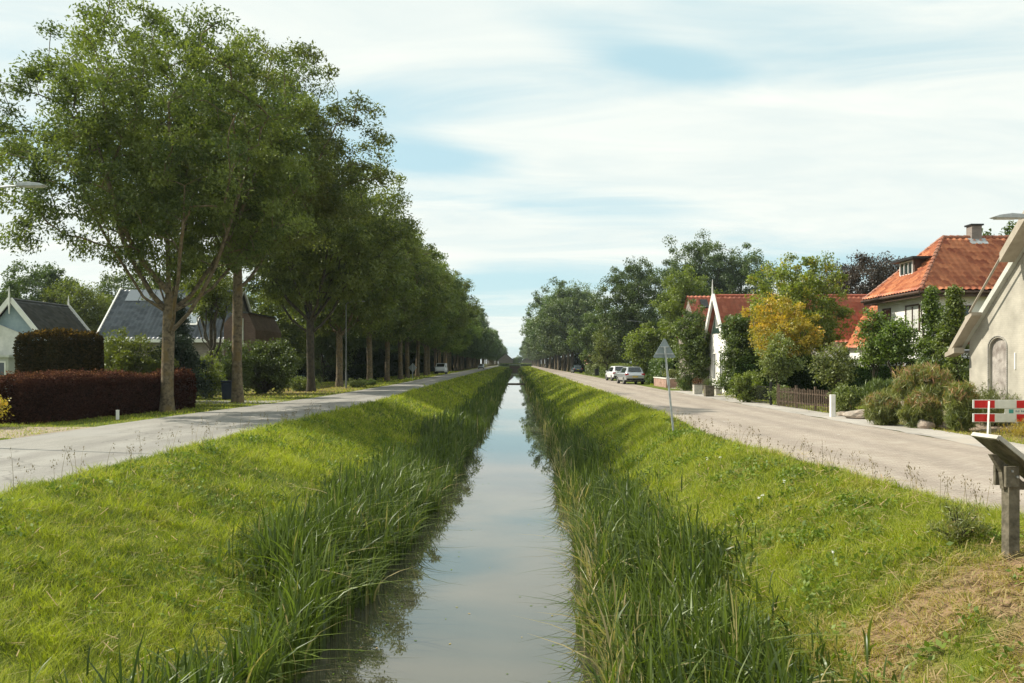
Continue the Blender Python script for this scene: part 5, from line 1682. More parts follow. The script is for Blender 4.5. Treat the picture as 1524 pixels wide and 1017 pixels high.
def annex():
    h = thing('annex_building', 'lower orange tiled annex joined to the left of the hip roofed house', 'annex', (20.9, 49.0, 0))
    sl = Vector((2.6, 0, 2.9))
    b = MB(); b.prism([(0.3, 0), (4.9, 0), (4.9, 3.0), (2.6, 5.7), (0.3, 3.0)], 'y', 0.3, 6.7); b.build('wall', WHITEWALL, h)
    tiled('roof', TILE_ORANGE, (0, 0, 2.9), (0, 1, 0), sl, 7.0, sl.length, h, tile_w=0.28, row=0.36, amp=0.04, l1=1.3)
    tiled('roof', TILE_RED, (5.2, 0, 2.9), (0, 1, 0), Vector((-2.6, 0, 2.9)), 7.0, sl.length, h, tile_w=0.28, row=0.36, amp=0.04, l1=1.3)
    tiled('roof', TILE_ORANGE, (0, 0, 2.9), (1, 0, 0), Vector((0, 1.3, 2.9)), 5.2, Vector((0, 1.3, 2.9)).length, h, tile_w=0.28, row=0.36, amp=0.04, l1=2.6, r1=2.6)
    r = MB(); r.tube([(0, 0, 2.95), (2.6, 1.3, 5.87)], 0.1, 8); r.tube([(2.6, 1.3, 5.87), (2.6, 7, 5.87)], 0.1, 8); r.build('ridge_tile', WOODB, h)


annex()


# ------------------------------------------------------------------ long red roofed farmhouse with white gable
def farm_house():
    X0 = 13.7
    h = thing('gabled_farmhouse', 'low house with long red roof, white pointed gable and finial facing the road', 'house', (X0, 57.4, 0))
    # front wing : gable in plane x=0, y -3.2..3.2, ridge z 6.4
    ez, rz, hw = 3.25, 6.45, 3.05
    w = MB(); w.prism([(-hw + 0.25, 0), (hw - 0.25, 0), (hw - 0.25, ez + 0.1), (0, rz - 0.12), (-hw + 0.25, ez + 0.1)], 'x', 0.0, 11.0); w.build('wall', WHITEWALL, h)
    gb = MB(); gb.prism([(-1.75, 4.0), (1.75, 4.0), (0, 6.05)], 'x', -0.04, -0.003); gb.build('gable_boarding', GREENP, h)
    for s in (1, -1):
        v = Vector((0, -s * hw, rz - ez))
        tiled('roof', TILE_RED, (-0.28, s * hw, ez), (1, 0, 0), v, 11.4, v.length, h, tile_w=0.32, row=0.34, amp=0.06, step=0.07)
    rd = MB(); rd.tube([(-0.2, 0, rz + 0.05), (11, 0, rz + 0.05)], 0.11, 8); rd.build('ridge_tile', TILE_RED, h)
    bb = MB()
    for s in (1, -1):
        n = Vector((0, -s * hw, rz - ez)).normalized()
        up = Vector((0, s * n.z, abs(n.y)))
        bb.beam((-0.36, s * (hw + 0.55), ez - 0.60), (-0.36, s * 0.02, rz + 0.06), 0.14, 0.34, up=up); bb.build('bargeboard', WHITE, h); bb = MB()
    f = MB(); f.tube([(-0.4, 0, rz - 0.3), (-0.4, 0, rz + 0.5), (-0.4, 0, rz + 1.15)], [0.06, 0.05, 0.015], 8); f.build('finial', WHITE, h)
    # windows/door on the gable wall
    window(h, (0, -1.1, 1.75), 0.95, 1.7, '-x', WHITE, GLASS, (1, 1))
    window(h, (0, 1.1, 1.75), 0.95, 1.7, '-x', WHITE, GLASS, (1, 1))
    window(h, (-0.041, 0, 4.75), 0.5, 0.7, '-x', WHITE, GLASS, (0, 1))
    window(h, (2.0, -hw + 0.25, 1.6), 1.1, 1.2, '-y', WHITE, GLASS, (1, 1))
    window(h, (5.5, -hw + 0.25, 1.6), 1.1, 1.2, '-y', WHITE, GLASS, (1, 1))
    # rear block, ridge along x further back
    r = thing('farmhouse_wing', 'red roofed block behind the white pointed gable, with a dark roof window', 'house', (X0 - 0.35, 62.0, 0))
    v = Vector((0, 4.2, 3.2))
    b = MB(); b.prism([(0.2, 0), (8.2, 0), (8.2, 4.1), (4.2, 7.0), (0.2, 4.1)], 'x', 0.15, 13.5); b.build('wall', BRICK_GREY, r)
    tiled('roof', TILE_RED, (0, 0, 3.95), (1, 0, 0), v, 13.8, v.length, r, tile_w=0.32, row=0.34, amp=0.06, step=0.07)
    tiled('roof', TILE_RED, (0, 8.4, 3.95), (1, 0, 0), Vector((0, -4.2, 3.2)), 13.8, v.length, r, tile_w=0.32, row=0.34, amp=0.06, step=0.07)
    sk = MB(); an = math.atan2(3.2, 4.2)
    sk.box((1.15, 3.2, 3.95 + 3.2 * math.tan(an) + 0.12), (0.55, 1.1, 0.1), rx=an); sk.build('roof_window', BLACKP, r)


farm_house()


# ------------------------------------------------------------------ left houses
def blue_house():
    h = thing('blue_gabled_house', 'small pale blue house with white bargeboards, finials and dark slate roof', 'house', (-29.55, 50.0, 0))
    hw, ez, rz, L = 3.05, 2.0, 5.7, 6.4
    slope = math.atan2(rz - ez, hw)
    w = MB(); w.prism([(-hw + 0.3, 0), (hw - 0.3, 0), (hw - 0.3, ez + 0.25), (0, rz - 0.15), (-hw + 0.3, ez + 0.25)], 'y', 0.25, L - 0.15); w.build('wall', BLUEBOARD, h)
    for s in (1, -1):
        v = Vector((-s * hw, 0, rz - ez))
        tiled('roof', TILE_SLATE, (s * hw, 0, ez), (0, 1, 0), v, L, v.length, h, tile_w=0.30, row=0.27, amp=0.008, step=0.025, res=4)
    bb = MB()
    for s in (1, -1):
        n = Vector((-s * hw, 0, rz - ez)).normalized(); up = Vector((s * n.z, 0, abs(n.x)))
        for yy in (-0.04, L + 0.04):
            bb.beam((s * (hw + 0.12), yy, ez - 0.15), (s * 0.02, yy, rz + 0.03), 0.08, 0.26, up=up); bb.build('bargeboard', WHITE, h); bb = MB()
    rd = MB(); rd.tube([(0, 0, rz + 0.03), (0, L, rz + 0.03)], 0.08, 8); rd.build('ridge_tile', TILE_SLATE, h)
    for yy in (-0.12, L + 0.12):
        f = MB(); f.tube([(0, yy, rz - 0.85), (0, yy, rz - 0.4), (0, yy, rz + 0.35), (0, yy, rz + 0.75)], [0.03, 0.06, 0.05, 0.012], 8); f.build('finial', WHITE, h)
    # white glazed porch in front
    pr = MB(); pr.box((-0.9, -0.75, 1.15), (3.4, 1.6, 2.3)); porch = pr.build('porch', VERGE, h)
    rf = MB(); rf.box((-0.9, -0.75, 2.36), (3.7, 1.95, 0.12)); rf.build('porch_roof', VERGE, porch)
    gl = MB()
    gl.prism([(-2.9, 2.43), (1.1, 2.43), (1.1, 3.5), (-0.9, 4.3), (-2.9, 3.5)], 'y', 0.14, 0.235); gl.build('gable_panel', VERGE, h)
    for x in (-2.2, -1.35, -0.5, 0.35):
        window(porch, (x, -1.56, 1.15), 0.6, 1.7, '-y', WHITE, GLASS, (0, 1), 0.08)


blue_house()


def solar_house():
    D0 = 70.0
    X0 = (143 - HX) * D0 / FPX
    h = thing('solar_roof_house', 'house with blue grey tiled roof, roof window and solar panels behind the nearest trunks', 'house', (X0, D0, 0))
    ez, run, rise, L = 3.9, 4.6, 4.45, 10.6
    v = Vector((0, run, rise))
    b = MB(); b.prism([(0.3, 0), (2 * run - .3, 0), (2 * run - .3, ez + 0.1), (run, ez + rise - .25), (0.3, ez + 0.1)], 'x', 0.2, L - 0.2); b.build('wall', BRICK_GREY, h)
    tiled('roof', TILE_BLUE, (0, 0, ez), (1, 0, 0), v, L, v.length, h, tile_w=0.36, row=0.38, amp=0.06, step=0.08)
    tiled('roof', TILE_BLUE, (0, 2 * run, ez), (1, 0, 0), Vector((0, -run, rise)), L, v.length, h, tile_w=0.36, row=0.38, amp=0.06, step=0.08)
    n = v.normalized(); up = Vector((0, -n.z, n.y))
    for x in (-0.06, L + 0.06):
        bb = MB(); bb.beam((x, -0.2, ez - 0.12), (x, run, ez + rise + .08), 0.12, 0.32, up=up); bb.build('bargeboard', WHITE, h)
        bb = MB(); bb.beam((x, 2 * run + .2, ez - 0.12), (x, run, ez + rise + .08), 0.12, 0.32, up=Vector((0, n.z, n.y))); bb.build('bargeboard', WHITE, h)
    g = MB(); g.box((L / 2, -0.12, ez - 0.1), (L, 0.2, 0.28)); g.build('gutter', WHITE, h)
    an = math.atan2(rise, run)

    def on_roof(nm, x, t, w, l, m, dz=0.15, th=0.06):
        q = MB(); q.box((x, run * t, ez + rise * t + dz), (w, l, th), rx=an); return q.build(nm, m, h)
    rw = on_roof('roof_window', 7.25, 0.36, 1.2, 1.5, WHITE, 0.17, 0.08)
    gw = MB(); gw.box((7.25, run * .36, ez + rise * .36 + 0.23), (0.95, 1.25, 0.03), rx=an); gw.build('pane', glassmat('sky_glass', (0.30, 0.34, 0.36), 0.1), rw)
    pm = glassmat('solar_glass', (0.12, 0.14, 0.155), 0.25)
    for k in range(7):
        on_roof('solar_panel', 1.4 + 1.18 * k, 0.84, 1.12, 1.5, pm, 0.19, 0.05)
    window(h, (2.4, .3, 1.7), 1.4, 1.4, '-y', WHITE, GLASS, (1, 1))
    c = thing('brick_wing', 'brown brick gable wing right of the blue grey roof with a pale downpipe', 'house', (-23.0, 67.5, 0))
    w = MB(); w.prism([(0, 0), (2.5, 0), (2.5, 4.6), (1.9, 5.9), (0.7, 5.9), (0, 5.1)], 'y', 0, 7.5); w.build('wall', BRICK_BROWN, c)
    dp = MB(); dp.tube([(1.5, -0.08, 5.5), (1.5, -0.08, 0)], 0.10, 8); dp.build('downpipe', VERGE, c)
    cp = MB(); cp.box((1.3, 3.7, 5.96), (1.4, 7.7, 0.1)); cp.build('roof', TILE_SLATE, c)


solar_house()

# small hut with orange roof far right
def hut():
    h = thing('garden_hut', 'small hut with bright orange roof by the far right hedge', 'hut', (13.9, 147, 0))
    b = MB(); b.prism([(-1.3, 0), (1.3, 0), (1.3, 2.4), (0, 3.9), (-1.3, 2.4)], 'y', 0, 4); b.build('wall', BRICK_PINK, h)
    for s in (1, -1):
        v = Vector((-s * 1.6, 0, 1.75)); tiled('roof', TILE_ORANGE, (s * 1.6, -0.3, 2.25), (0, 1, 0), v, 4.6, v.length, h, tile_w=0.4, row=0.4)
    d = MB(); d.box((0, -0.03, 1.0), (0.9, 0.06, 2.0)); d.build('door', BROWN, h)


hut()


def far_end():
    # houses and trees closing the view beyond the canal end
    for k, (x, y, w, hgt, lab) in enumerate([(-5.5, 520, 9, 7.5, 'distant grey roofed house left of the canal end'), (10, 560, 10, 6.0, 'distant pale house right of the canal end')]):
        h = thing('distant_house', lab, 'house', (x, y, 0))
        b = MB(); b.prism([(-w / 2, 0), (w / 2, 0), (w / 2, hgt * 0.5), (0, hgt), (-w / 2, hgt * 0.5)], 'y', 0, 10); b.build('wall', BRICK_GREY, h)
        r = MB()
        for s in (1, -1):
            r.beam((s * w / 2 * 1.08, 5, hgt * 0.46), (0, 5, hgt + 0.1), 10.8, 0.25, up=(-s * 0.0, 0, 1))
        r.build('roof', TILE_SLATE, h)
    for k, (x, y, s) in enumerate([(-3, 600, 0.45), (3, 640, 0.6), (7, 590, 0.4), (1, 700, 0.55), (-9, 640, 0.6), (12, 700, 0.62)]):
        plant_tree('distant_tree', 'small hazy tree closing the view beyond the canal end', 'tree', 'bgt%d' % (k % 3), (x, y, 0), k, s, 'hazy trees beyond the canal end')
    box_hedge('garden_hedge', 'low pale hedge across the end of the canal', (-8, 470), (9, 472), 2, 1.5, LEAF_OLIVE, 0.6, 14, 77)
    w = thing('canal_weir', 'thin dark beam lying across the canal in the distance', 'weir', (0, 143, WZ))
    q = MB(); q.box((0, 0, 0.06), (4.4, 0.35, 0.22)); q.build('beam', WOODB, w)
    q = MB(); q.box((-1.9, 0, 0.1), (0.16, 0.16, 0.9)); q.build('post', WOODB, w)
    q = MB(); q.box((1.95, 0, 0.1), (0.16, 0.16, 0.9)); q.build('post', WOODB, w)
    c = thing('culvert_bridge', 'low grassy culvert bridge closing the far end of the canal', 'bridge', (0, 452.5, 0))
    q = MB(); q.box((0, 0, -0.9), (5.5, 0.6, 2.0)); q.build('abutment', WOODB, c)
    q = MB(); q.tube([(-3, 0, 0.9), (3, 0, 0.9)], 0.06, 6); q.tube([(-3, 0, 0.1), (-3, 0, 0.9)], 0.05, 6); q.tube([(3, 0, 0.1), (3, 0, 0.9)], 0.05, 6); q.build('railing', WHITE, c)


far_end()

# ------------------------------------------------------------------ cars
def car_paint(name, c, metallic=0.3):
    return noisy(name, c, tuple(min(1, k * 1.06) for k in c), 3, 0.3, metallic=metallic, coat=0.6)


def car(name, label, loc, rotz, paint, L=4.3, W=1.8, H=1.5, kind='hatch', group=None, fog=False):
    t = thing(name, label, 'car' if kind != 'van' else 'van', loc, rotz, group)
    belt = 0.60 * H + (0.05 if kind == 'suv' else 0)
    hl = L / 2
    if kind == 'van':
        st = [(-hl, .5, belt - .12, H * .9, .80), (-hl + .12, .35, belt, H - .03, .9), (-hl + .5, .3, belt, H, .92), (hl * .25, .3, belt, H, .92),
              (hl * .42, .3, belt, H - .08, .86), (hl * .78, .3, belt - .02, belt + .04, .88), (hl - .25, .32, belt - .18, belt - .16, .86), (hl, .4, belt - .4, belt - .36, .7)]
    else:
        st = [(-hl, .5, belt - .22, belt - .18, .78), (-hl + .10, .34, belt - .04, belt - .0, .82), (-hl + .18, .30, belt, belt + .10, .80), (-hl + .55, .26, belt, H - .05, .70),
              (-hl + .9, .25, belt, H, .72), (0.05, .25, belt, H, .72), (hl * .30, .25, belt - .01, H - .10, .70), (hl * .66, .27, belt - .05, belt - .0, .80),
              (hl - .45, .30, belt - .14, belt - .11, .80), (hl - .10, .34, belt - .26, belt - .23, .72), (hl, .42, belt - .36, belt - .33, .60)]
    ys = [s[0] for s in st]

    def S(y):
        z0 = np.interp(y, ys, [s[1] for s in st]); zb = np.interp(y, ys, [s[2] for s in st])
        zt = np.interp(y, ys, [s[3] for s in st]); wt = np.interp(y, ys, [s[4] for s in st])
        e = abs(y) / hl
        w = W / 2 * (1 - 0.10 * max(0, (e - 0.75) / 0.25) ** 2)
        return z0, zb, zt, w, wt * W / 2
    yy = sorted(set(list(np.linspace(-hl, hl, 40)) + ys))
    V = []; F = []
    for y in yy:
        z0, zb, zt, w, wt = S(y)
        ring = [(0, z0), (w * .85, z0), (w * .98, z0 + .12), (w, (z0 + zb) / 2), (w * .97, zb - .05), (w * .93, zb), (wt, max(zt - .07, zb + (zt - zb) * .8)), (wt * .86, zt - .01), (0, zt + .015)]
        for a, z in ring: V.append((a, y, z))
        for a, z in ring[-2:0:-1]: V.append((-a, y, z))
    n = 16
    for k in range(len(yy) - 1):
        for a in range(n):
            b = (a + 1) % n
            F.append((k * n + a, k * n + b, (k + 1) * n + b, (k + 1) * n + a))
    F.append(tuple(range(n))); F.append(tuple((len(yy) - 1) * n + a for a in range(n))[::-1])
    m = MB(); m.v = V; m.f = F
    body = m.build('body', paint, t, smooth=False)
    # lower cladding
    q = MB(); q.box((0, 0, .31), (W * .985, L * .94, .16)); q.build('sill', RUBBER, t)

    def side_glass(y0, y1):
        for s in (-1, 1):
            g = MB(); N_ = 6
            pts = []
            for i in range(N_ + 1):
                y = y0 + (y1 - y0) * i / N_
                z0, zb, zt, w, wt = S(y)
                zu = max(zt - .07, zb + (zt - zb) * .8)
                A = Vector((s * w * .93, y, zb)); B = Vector((s * wt, y, zu))
                o = Vector((s * 0.012, 0, 0.004))
                pts.append((A.lerp(B, .10) + o, A.lerp(B, .90) + o))
            for i in range(N_):
                g.poly([pts[i][0], pts[i + 1][0], pts[i + 1][1], pts[i][1]])
            g.build('side_window', CARGLASS, t)
    if kind == 'van':
        side_glass(hl * .30, hl * .62)
    else:
        side_glass(-hl + .62, -0.12); side_glass(-0.04, hl * .52)

    def cross_glass(nm, y0, y1, off):
        g = MB(); z0, zb, za, w, wa = S(y0); _, zb2, zc, _, wc = S(y1)
        a = Vector((0, y0, za + .02)) + off; b = Vector((0, y1, zc + .01)) + off
        a2 = a.lerp(b, .08); b2 = a.lerp(b, .92)
        g.poly([(-wa * .84, a2.y, a2.z), (wa * .84, a2.y, a2.z), (wc * .80, b2.y, b2.z), (-wc * .80, b2.y, b2.z)])
        g.build(nm, CARGLASS, t)
    if kind == 'van':
        g = MB(); g.box((0, -hl - .0 + .05, H * .72), (W * .62, .03, H * .26)); g.build('rear_window', CARGLASS, t)
        cross_glass('windscreen', hl * .42, hl * .76, Vector((0, .02, .03)))
    else:
        cross_glass('rear_window', -hl + .16, -hl + .56, Vector((0, -.03, .03)))
        cross_glass('windscreen', hl * .32, hl * .64, Vector((0, .03, .03)))
    for sx in (-1, 1):
        for sy in (-1, 1):
            yc = sy * (hl - .82)
            ti = MB(); ti.tube([(sx * (W / 2 - .20), yc, .33), (sx * (W / 2 + .005), yc, .33)], .335, 20)
            tt = ti.build('wheel', RUBBER, t)
            r = MB(); r.tube([(sx * (W / 2), yc, .33), (sx * (W / 2 + .014), yc, .33)], .22, 14); r.build('rim', RIM, tt)
    tl = noisy('tail_red', (0.35, 0.01, 0.01), (0.45, 0.02, 0.02), 5, 0.3)
    hd = noisy('head_lamp', (0.6, 0.62, 0.65), (0.7, 0.72, 0.75), 5, 0.15)
    for sx in (-1, 1):
        q = MB(); q.box((sx * W * .40, -hl + .10, belt - .10), (.30, .16, .17)); q.build('tail_light', tl, t, bevel=.01)
        q = MB(); q.box((sx * W * .36, hl - .13, belt - .30), (.34, .18, .13)); q.build('headlight', hd, t, bevel=.01)
        q = MB(); q.box((sx * (W / 2 + .08), hl * .38, belt + .07), (.17, .10, .12)); q.build('wing_mirror', paint, t, bevel=.01)
    q = MB(); q.box((0, -hl + .03, .46), (W * .84, .12, .20)); q.build('bumper', RUBBER, t, bevel=.02)
    q = MB(); q.box((0, hl - .03, .42), (W * .80, .12, .20)); q.build('bumper', RUBBER, t, bevel=.02)
    q = MB(); q.box((0, -hl - .006, .70 if kind != 'van' else .6), (.50, .02, .11)); q.build('number_plate', noisy('plate_yellow', (.6, .42, .03), (.65, .45, .04), 5, .4), t)
    if kind == 'suv':
        for sx in (-1, 1):
            q = MB(); q.tube([(sx * .56, -hl + .85, H + .05), (sx * .56, .5, H + .05)], .018, 6); q.build('roof_rail', RUBBER, t)
    return t


SILVER = car_paint('silver_paint', (0.50, 0.52, 0.54), 0.5)
WHITEC = car_paint('white_car_paint', (0.72, 0.73, 0.74), 0.0)
TEALC = car_paint('blue_green_paint', (0.04, 0.075, 0.085), 0.3)
DARKC = car_paint('dark_car_paint', (0.03, 0.035, 0.045), 0.3)
PR = 'cars along the right road'
car('parked_suv', 'silver grey suv with red tail lights, nearest car on the right', (10.9, 80.5, 0), R(4), SILVER, 4.5, 1.88, 1.62, 'suv', PR)
car('parked_car', 'silver hatchback parked just behind the grey suv', (11.35, 95, 0), R(6), WHITEC, 4.2, 1.8, 1.62, 'hatch', PR)
car('parked_car', 'dark blue green car alone further down the right road', (12.0, 165, 0), R(3), TEALC, 4.3, 1.8, 1.5, 'hatch', PR)
car('parked_car', 'tiny dark car at the far end of the right road', (12.6, 330, 0), R(2), DARKC, 4.4, 1.9, 1.6, 'suv', PR)
car('parked_van', 'white van parked beneath the left avenue trees', (-12.9, 150, 0), R(180), WHITEC, 4.7, 1.9, 1.9, 'van', 'vehicles on the left road')
car('parked_car', 'pale blue silver car far down the left road', (-10.6, 270, 0), R(180), SILVER, 4.4, 1.85, 1.6, 'hatch', 'vehicles on the left road')
car('parked_car', 'pale silver car parked in the driveway behind the red hedge', (-20.6, 53.0, 0), R(100), SILVER, 4.4, 1.85, 1.75, 'suv')


# ------------------------------------------------------------------ lamps, signs, street furniture
def street_lamp(label, loc, H, arm, direction, detail=True, group='street lamps'):
    GREYM = MATS['galvanised'] if abs(loc[0]) < 13 else noisy('aged_steel', (0.13, 0.14, 0.14), (0.2, 0.21, 0.21), 6, 0.6)
    """arm along local +x * direction"""
    t = thing('street_lamp', label, 'street lamp', loc, 0, group)
    q = MB(); q.tube([(0, 0, 0), (0, 0, 1.2), (0, 0, 1.22), (0, 0, H)], [0.07, 0.07, 0.05, 0.038], 12); q.build('pole', GREYM, t, smooth=False)
    d = direction
    q = MB(); q.tube([(0, 0, H - 0.02), (d * .12, 0, H + .10), (d * arm * .5, 0, H + .16), (d * arm, 0, H + .20)], [.035, .032, .028, .026], 8); q.build('arm', GREYM, t)
    q = MB()
    x0 = arm; x1 = arm + 0.62
    q.prism([(d * (x0 - .05), H + .17), (d * x0, H + .255), (d * (x0 + .25), H + .275), (d * (x1 - .1), H + .24), (d * x1, H + .20), (d * (x1 - .05), H + .18)], 'y', -.11, .11)
    hd = q.build('lamp_head', GREYM, t, bevel=.01)
    q = MB(); q.box((d * (x0 + .33), 0, H + .172), (.42, .16, .02)); q.build('lamp_glass', CURTAIN, hd)
    return t


street_lamp('grey street light whose arm enters at the left picture edge before the trees', (-12.55, 20, 0), 5.95, 0.95, 1)
street_lamp('grey street light whose arm reaches in from the right picture edge by the barn', (11.25, 17.5, 0), 4.78, 0.85, -1)
street_lamp('tall grey lamp post standing on the verge right of the third avenue ash', (-13.2, 66.8, 0), 6.6, 0.9, 1)
street_lamp('pale lamp post in the garden between the second and third avenue trunks', (-23.2, 90, 0), 6.2, 0.8, 1)
street_lamp('street light half hidden in the dark oak, above the silver cars', (13.2, 88, 0), 6.1, 1.1, -1)

# triangular warning sign seen from behind, leaning
t = thing('warning_sign', 'leaning triangular road sign seen from its grey back, on the right bank', 'road sign', (4.52, 24.2, -0.05))
top = Vector((-0.27, 0.0, 2.50))
q = MB(); q.tube([(0, 0, -0.1), top * 0.5, top], 0.030, 10); q.build('pole', GREYM, t)
ax = Vector((top.x, 0, top.z)).normalized()
cx_ = Vector((-0.265, -0.0, 2.38))
side = .66; hgt = side * .866
q = MB()
pts2 = []
for (cx, cz) in ((-side / 2, -hgt / 3), (side / 2, -hgt / 3), (0, 2 * hgt / 3)):
    # rounded corners
    d = Vector((cx, 0, cz)).normalized(); c0 = Vector((cx, 0, cz)) - d * .055
    a0 = math.atan2(d.z, d.x)
    for k in range(-2, 3):
        a = a0 + k * R(28)
        pts2.append((cx_.x + c0.x + .028 * math.cos(a), cx_.z + c0.z + .028 * math.sin(a)))
q.prism(pts2, 'y', 0.035, 0.06)
pl = q.build('sign_plate', noisy('sign_back_grey', (0.21, 0.25, 0.26), (0.28, 0.32, 0.33), 4, 0.5, metallic=0.2), t)
q = MB(); q.box((cx_.x, 0.02, cx_.z - .08), (.5, .03, .03)); q.build('bracket', GREYM, t); q = MB(); q.box((cx_.x, 0.02, cx_.z + .12), (.22, .03, .03)); q.build('bracket', GREYM, t)
q = MB(); q.tube([top * .56, top * .66], 0.042, 10); q.build('sleeve', GREYM, t)

# diamond sign seen from behind on the left
t = thing('diamond_sign', 'grey back of a diamond shaped road sign under the avenue trees', 'road sign', (-12.2, 102, 0))
q = MB(); q.tube([(0, 0, 0), (0, 0, 1.95)], .04, 8); q.build('pole', GREYM, t)
q = MB(); q.prism([(0, .85), (.52, 1.40), (0, 1.95), (-.52, 1.40)], 'y', .05, .075); q.build('sign_plate', MATS['sign_back_grey'], t)
# lectern
t = thing('info_lectern', 'weathered wooden lectern with tilted panel at the right foreground', 'information stand', (5.27, 9.07, 0), R(6))
q = MB(); q.box((0, 0, .36), (.125, .125, .98)); q.build('post', WOOD, t, bevel=.008)
q = MB()
q.box((-.05, -.085, .80), (.15, .04, .22)); q.build('bracket', WOOD, t, bevel=.005); q = MB(); q.box((-.05, .085, .80), (.15, .04, .22)); q.build('bracket', WOOD, t, bevel=.005)
q = MB()
q.prism([(-.24, 1.03), (-.18, 1.03), (.12, .74), (.35, .70), (.35, .64), (-.10, .66), (-.12, .84)], 'y', -.03, .03); q.build('brace', WOOD, t, bevel=.004)
an = R(38)
q = MB(); q.box((.11, 0.0, .90), (1.0, .40, .028), ry=an); pnl = q.build('panel', WOOD, t, bevel=.004)
q = MB()
for yy in (-.20, .20): q.box((.125, yy, .915), (1.02, .03, .045), ry=an)
q.box((.11 - .5 * math.cos(an), 0, .90 + .5 * math.sin(an) + .012), (.035, .42, .045), ry=an); q.build('panel_frame', WOODL, pnl)
q = MB(); q.box((.122, 0, .918), (.9, .35, .006), ry=an); q.build('panel_sheet', CURTAIN, pnl)
q = MB(); q.tube([(-.005, -.12, .80), (-.005, .12, .80)], .014, 6); q.tube([(-.06, -.12, .86), (-.06, .12, .86)], .012, 6); q.build('bolt', ZINC, t)

# striped barrier
t = thing('road_barrier', 'red and white striped barrier on trestle legs before the barn', 'barrier', (12.72, 23.7, 0), R(-4))
def plank(z0, z1):
    pl_ = MB(); pl_.box((1.5, 0, (z0 + z1) / 2), (3.0, .035, z1 - z0)); p_ = pl_.build('plank', WHITEP, t, bevel=.006)
    for k in range(3):
        st_ = MB(); x0 = .03 + k * 1.14; st_.box((x0 + .28, -.021, (z0 + z1) / 2), (.57 - (.03 if k == 0 else 0), .006, z1 - z0 - .03)); st_.build('red_stripe', REDP, p_)
plank(.73, .97); plank(.35, .59)
q = MB(); q.box((2.0, -.01, .655), (2.3, .02, .135)); pp = q.build('name_board', WHITEP, t)
q = MB(); q.box((1.02, -.023, .655), (.12, .006, .11)); q.build('emblem', noisy('teal_film', (.05, .27, .24), (.07, .32, .28), 4, .4), pp)
# the lettering is too small to read in the photograph: a row of small grey strokes of its height and length
q = MB(); rl_ = random.Random(12); x_ = 1.14
while x_ < 2.9:
    w_ = rl_.uniform(.012, .038); h_ = rl_.uniform(.040, .062)
    q.box((x_ + w_ / 2, -.0215, .655 + (h_ - .05) / 2), (w_, .003, h_)); x_ += w_ + rl_.choice([.012, .014, .016, .05])
q.build('lettering', noisy('grey_ink', (.16, .2, .22), (.2, .25, .27), 4, .5), pp)
for s, xx in ((-1, .42), (-1, 2.55)):
    q = MB(); q.beam((xx, -.04, .93), (xx - .16, -.30, 0), .045, .045); q.build('leg', WHITE, t)
    q = MB(); q.beam((xx + .02, .04, .93), (xx + .20, .32, 0), .045, .045); q.build('leg', VERGE, t)

# white bollards
for (x, y, hgt_, w_, lab) in ((175, 625, .32, .09, 'short white marker post at the foot of the red hedge'), (1239, 621, .80, .17, 'white roadside post right of the picket fence')):
    g_ = gp(x, y)
    t = thing('marker_post', lab, 'post', g_)
    q = MB(); q.box((0, 0, hgt_ / 2), (w_, w_, hgt_)); q.build('post', WHITE, t, bevel=.012)
    q = MB(); q.box((0, 0, hgt_ + .012), (w_ * 1.12, w_ * 1.12, .025), taper=.8); q.build('cap', CREAM, t)

# picket fence + gate
t = thing('picket_fence', 'dark brown picket fence along the right road', 'fence', (12.15, 39.4, 0))
a, b = Vector((0, 0, 0)), Vector((.45, -5.9, 0))
rl = MB()
for z in (.25, .68): rl.beam(a + Vector((0, 0, z)), b + Vector((0, 0, z)), .035, .06)
rl.build('rail', WOODB, t)
N_ = 36; pk = MB(); rq = random.Random(3)
for k in range(N_):
    p = a.lerp(b, k / (N_ - 1)); hh = .84 + rq.uniform(-.03, .05)
    pk.box((p.x - .035, p.y, hh / 2 + .02), (.02, .055, hh), rx=rq.uniform(-.03, .03))
pk.build('pickets', WOODB, t)
for k in range(4):
    p = a.lerp(b, k / 3); q = MB(); q.box((p.x + .05, p.y, .5), (.09, .09, 1.0)); q.build('fence_post', WOODB, t)
t = thing('garden_gate', 'dark metal gate between the yellowish bush and the picket fence', 'gate', (12.05, 40.2, 0))
q = MB()
for z in (.12, .85): q.beam((0, 0, z), (-.1, 3.2, z), .03, .03)
q.build('gate_frame', BLACKP, t)
q = MB()
for k in range(22): q.tube([(-.1 * k / 21, 3.2 * k / 21, .12), (-.1 * k / 21, 3.2 * k / 21, .85)], .010, 5)
q.build('bars', BLACKP, t)
for k in (0, 1):
    q = MB(); q.box((-.1 * k, 3.2 * k + (.08 if k else -.08), .55), (.10, .10, 1.1)); q.build('gate_post', BLACKP, t)

# planters, low wall, bins
def planter(label, loc, s=.5, h=.62, seed=0):
    t = thing('planter_box', label, 'planter', loc, 0, 'wooden planters at the white gable')
    q = MB(); q.box((0, 0, h / 2), (s, s, h), taper=1.06); q.build('box', WOODL if seed != 1 else WOOD, t, bevel=.01)
    q = MB(); q.box((0, 0, h + .01), (s * 1.12, s * 1.12, .05)); q.build('rim', WOOD, t)
    rng = np.random.RandomState(seed + 200); n = 500
    C = rng.randn(n, 3) * np.array([.16, .16, .13]) + np.array([0, 0, h + .2])
    LV, LF = leaf_quads(C, .07, .5, rng, out=rng.randn(n, 3)); npmesh('plant', LV, [LF], [LEAF_RED, LEAF_MID][seed % 2], tint=rng.rand(n), parent=t)
planter('pale wooden planter box left of the other, by the white gable', gp(1038, 587), seed=0)
planter('weathered wooden planter box right of the other, by the white gable', gp(1055, 590.5), seed=1)
planter('small planter with green plant close to the white gable foot', gp(1069, 588), .38, .4, seed=3)
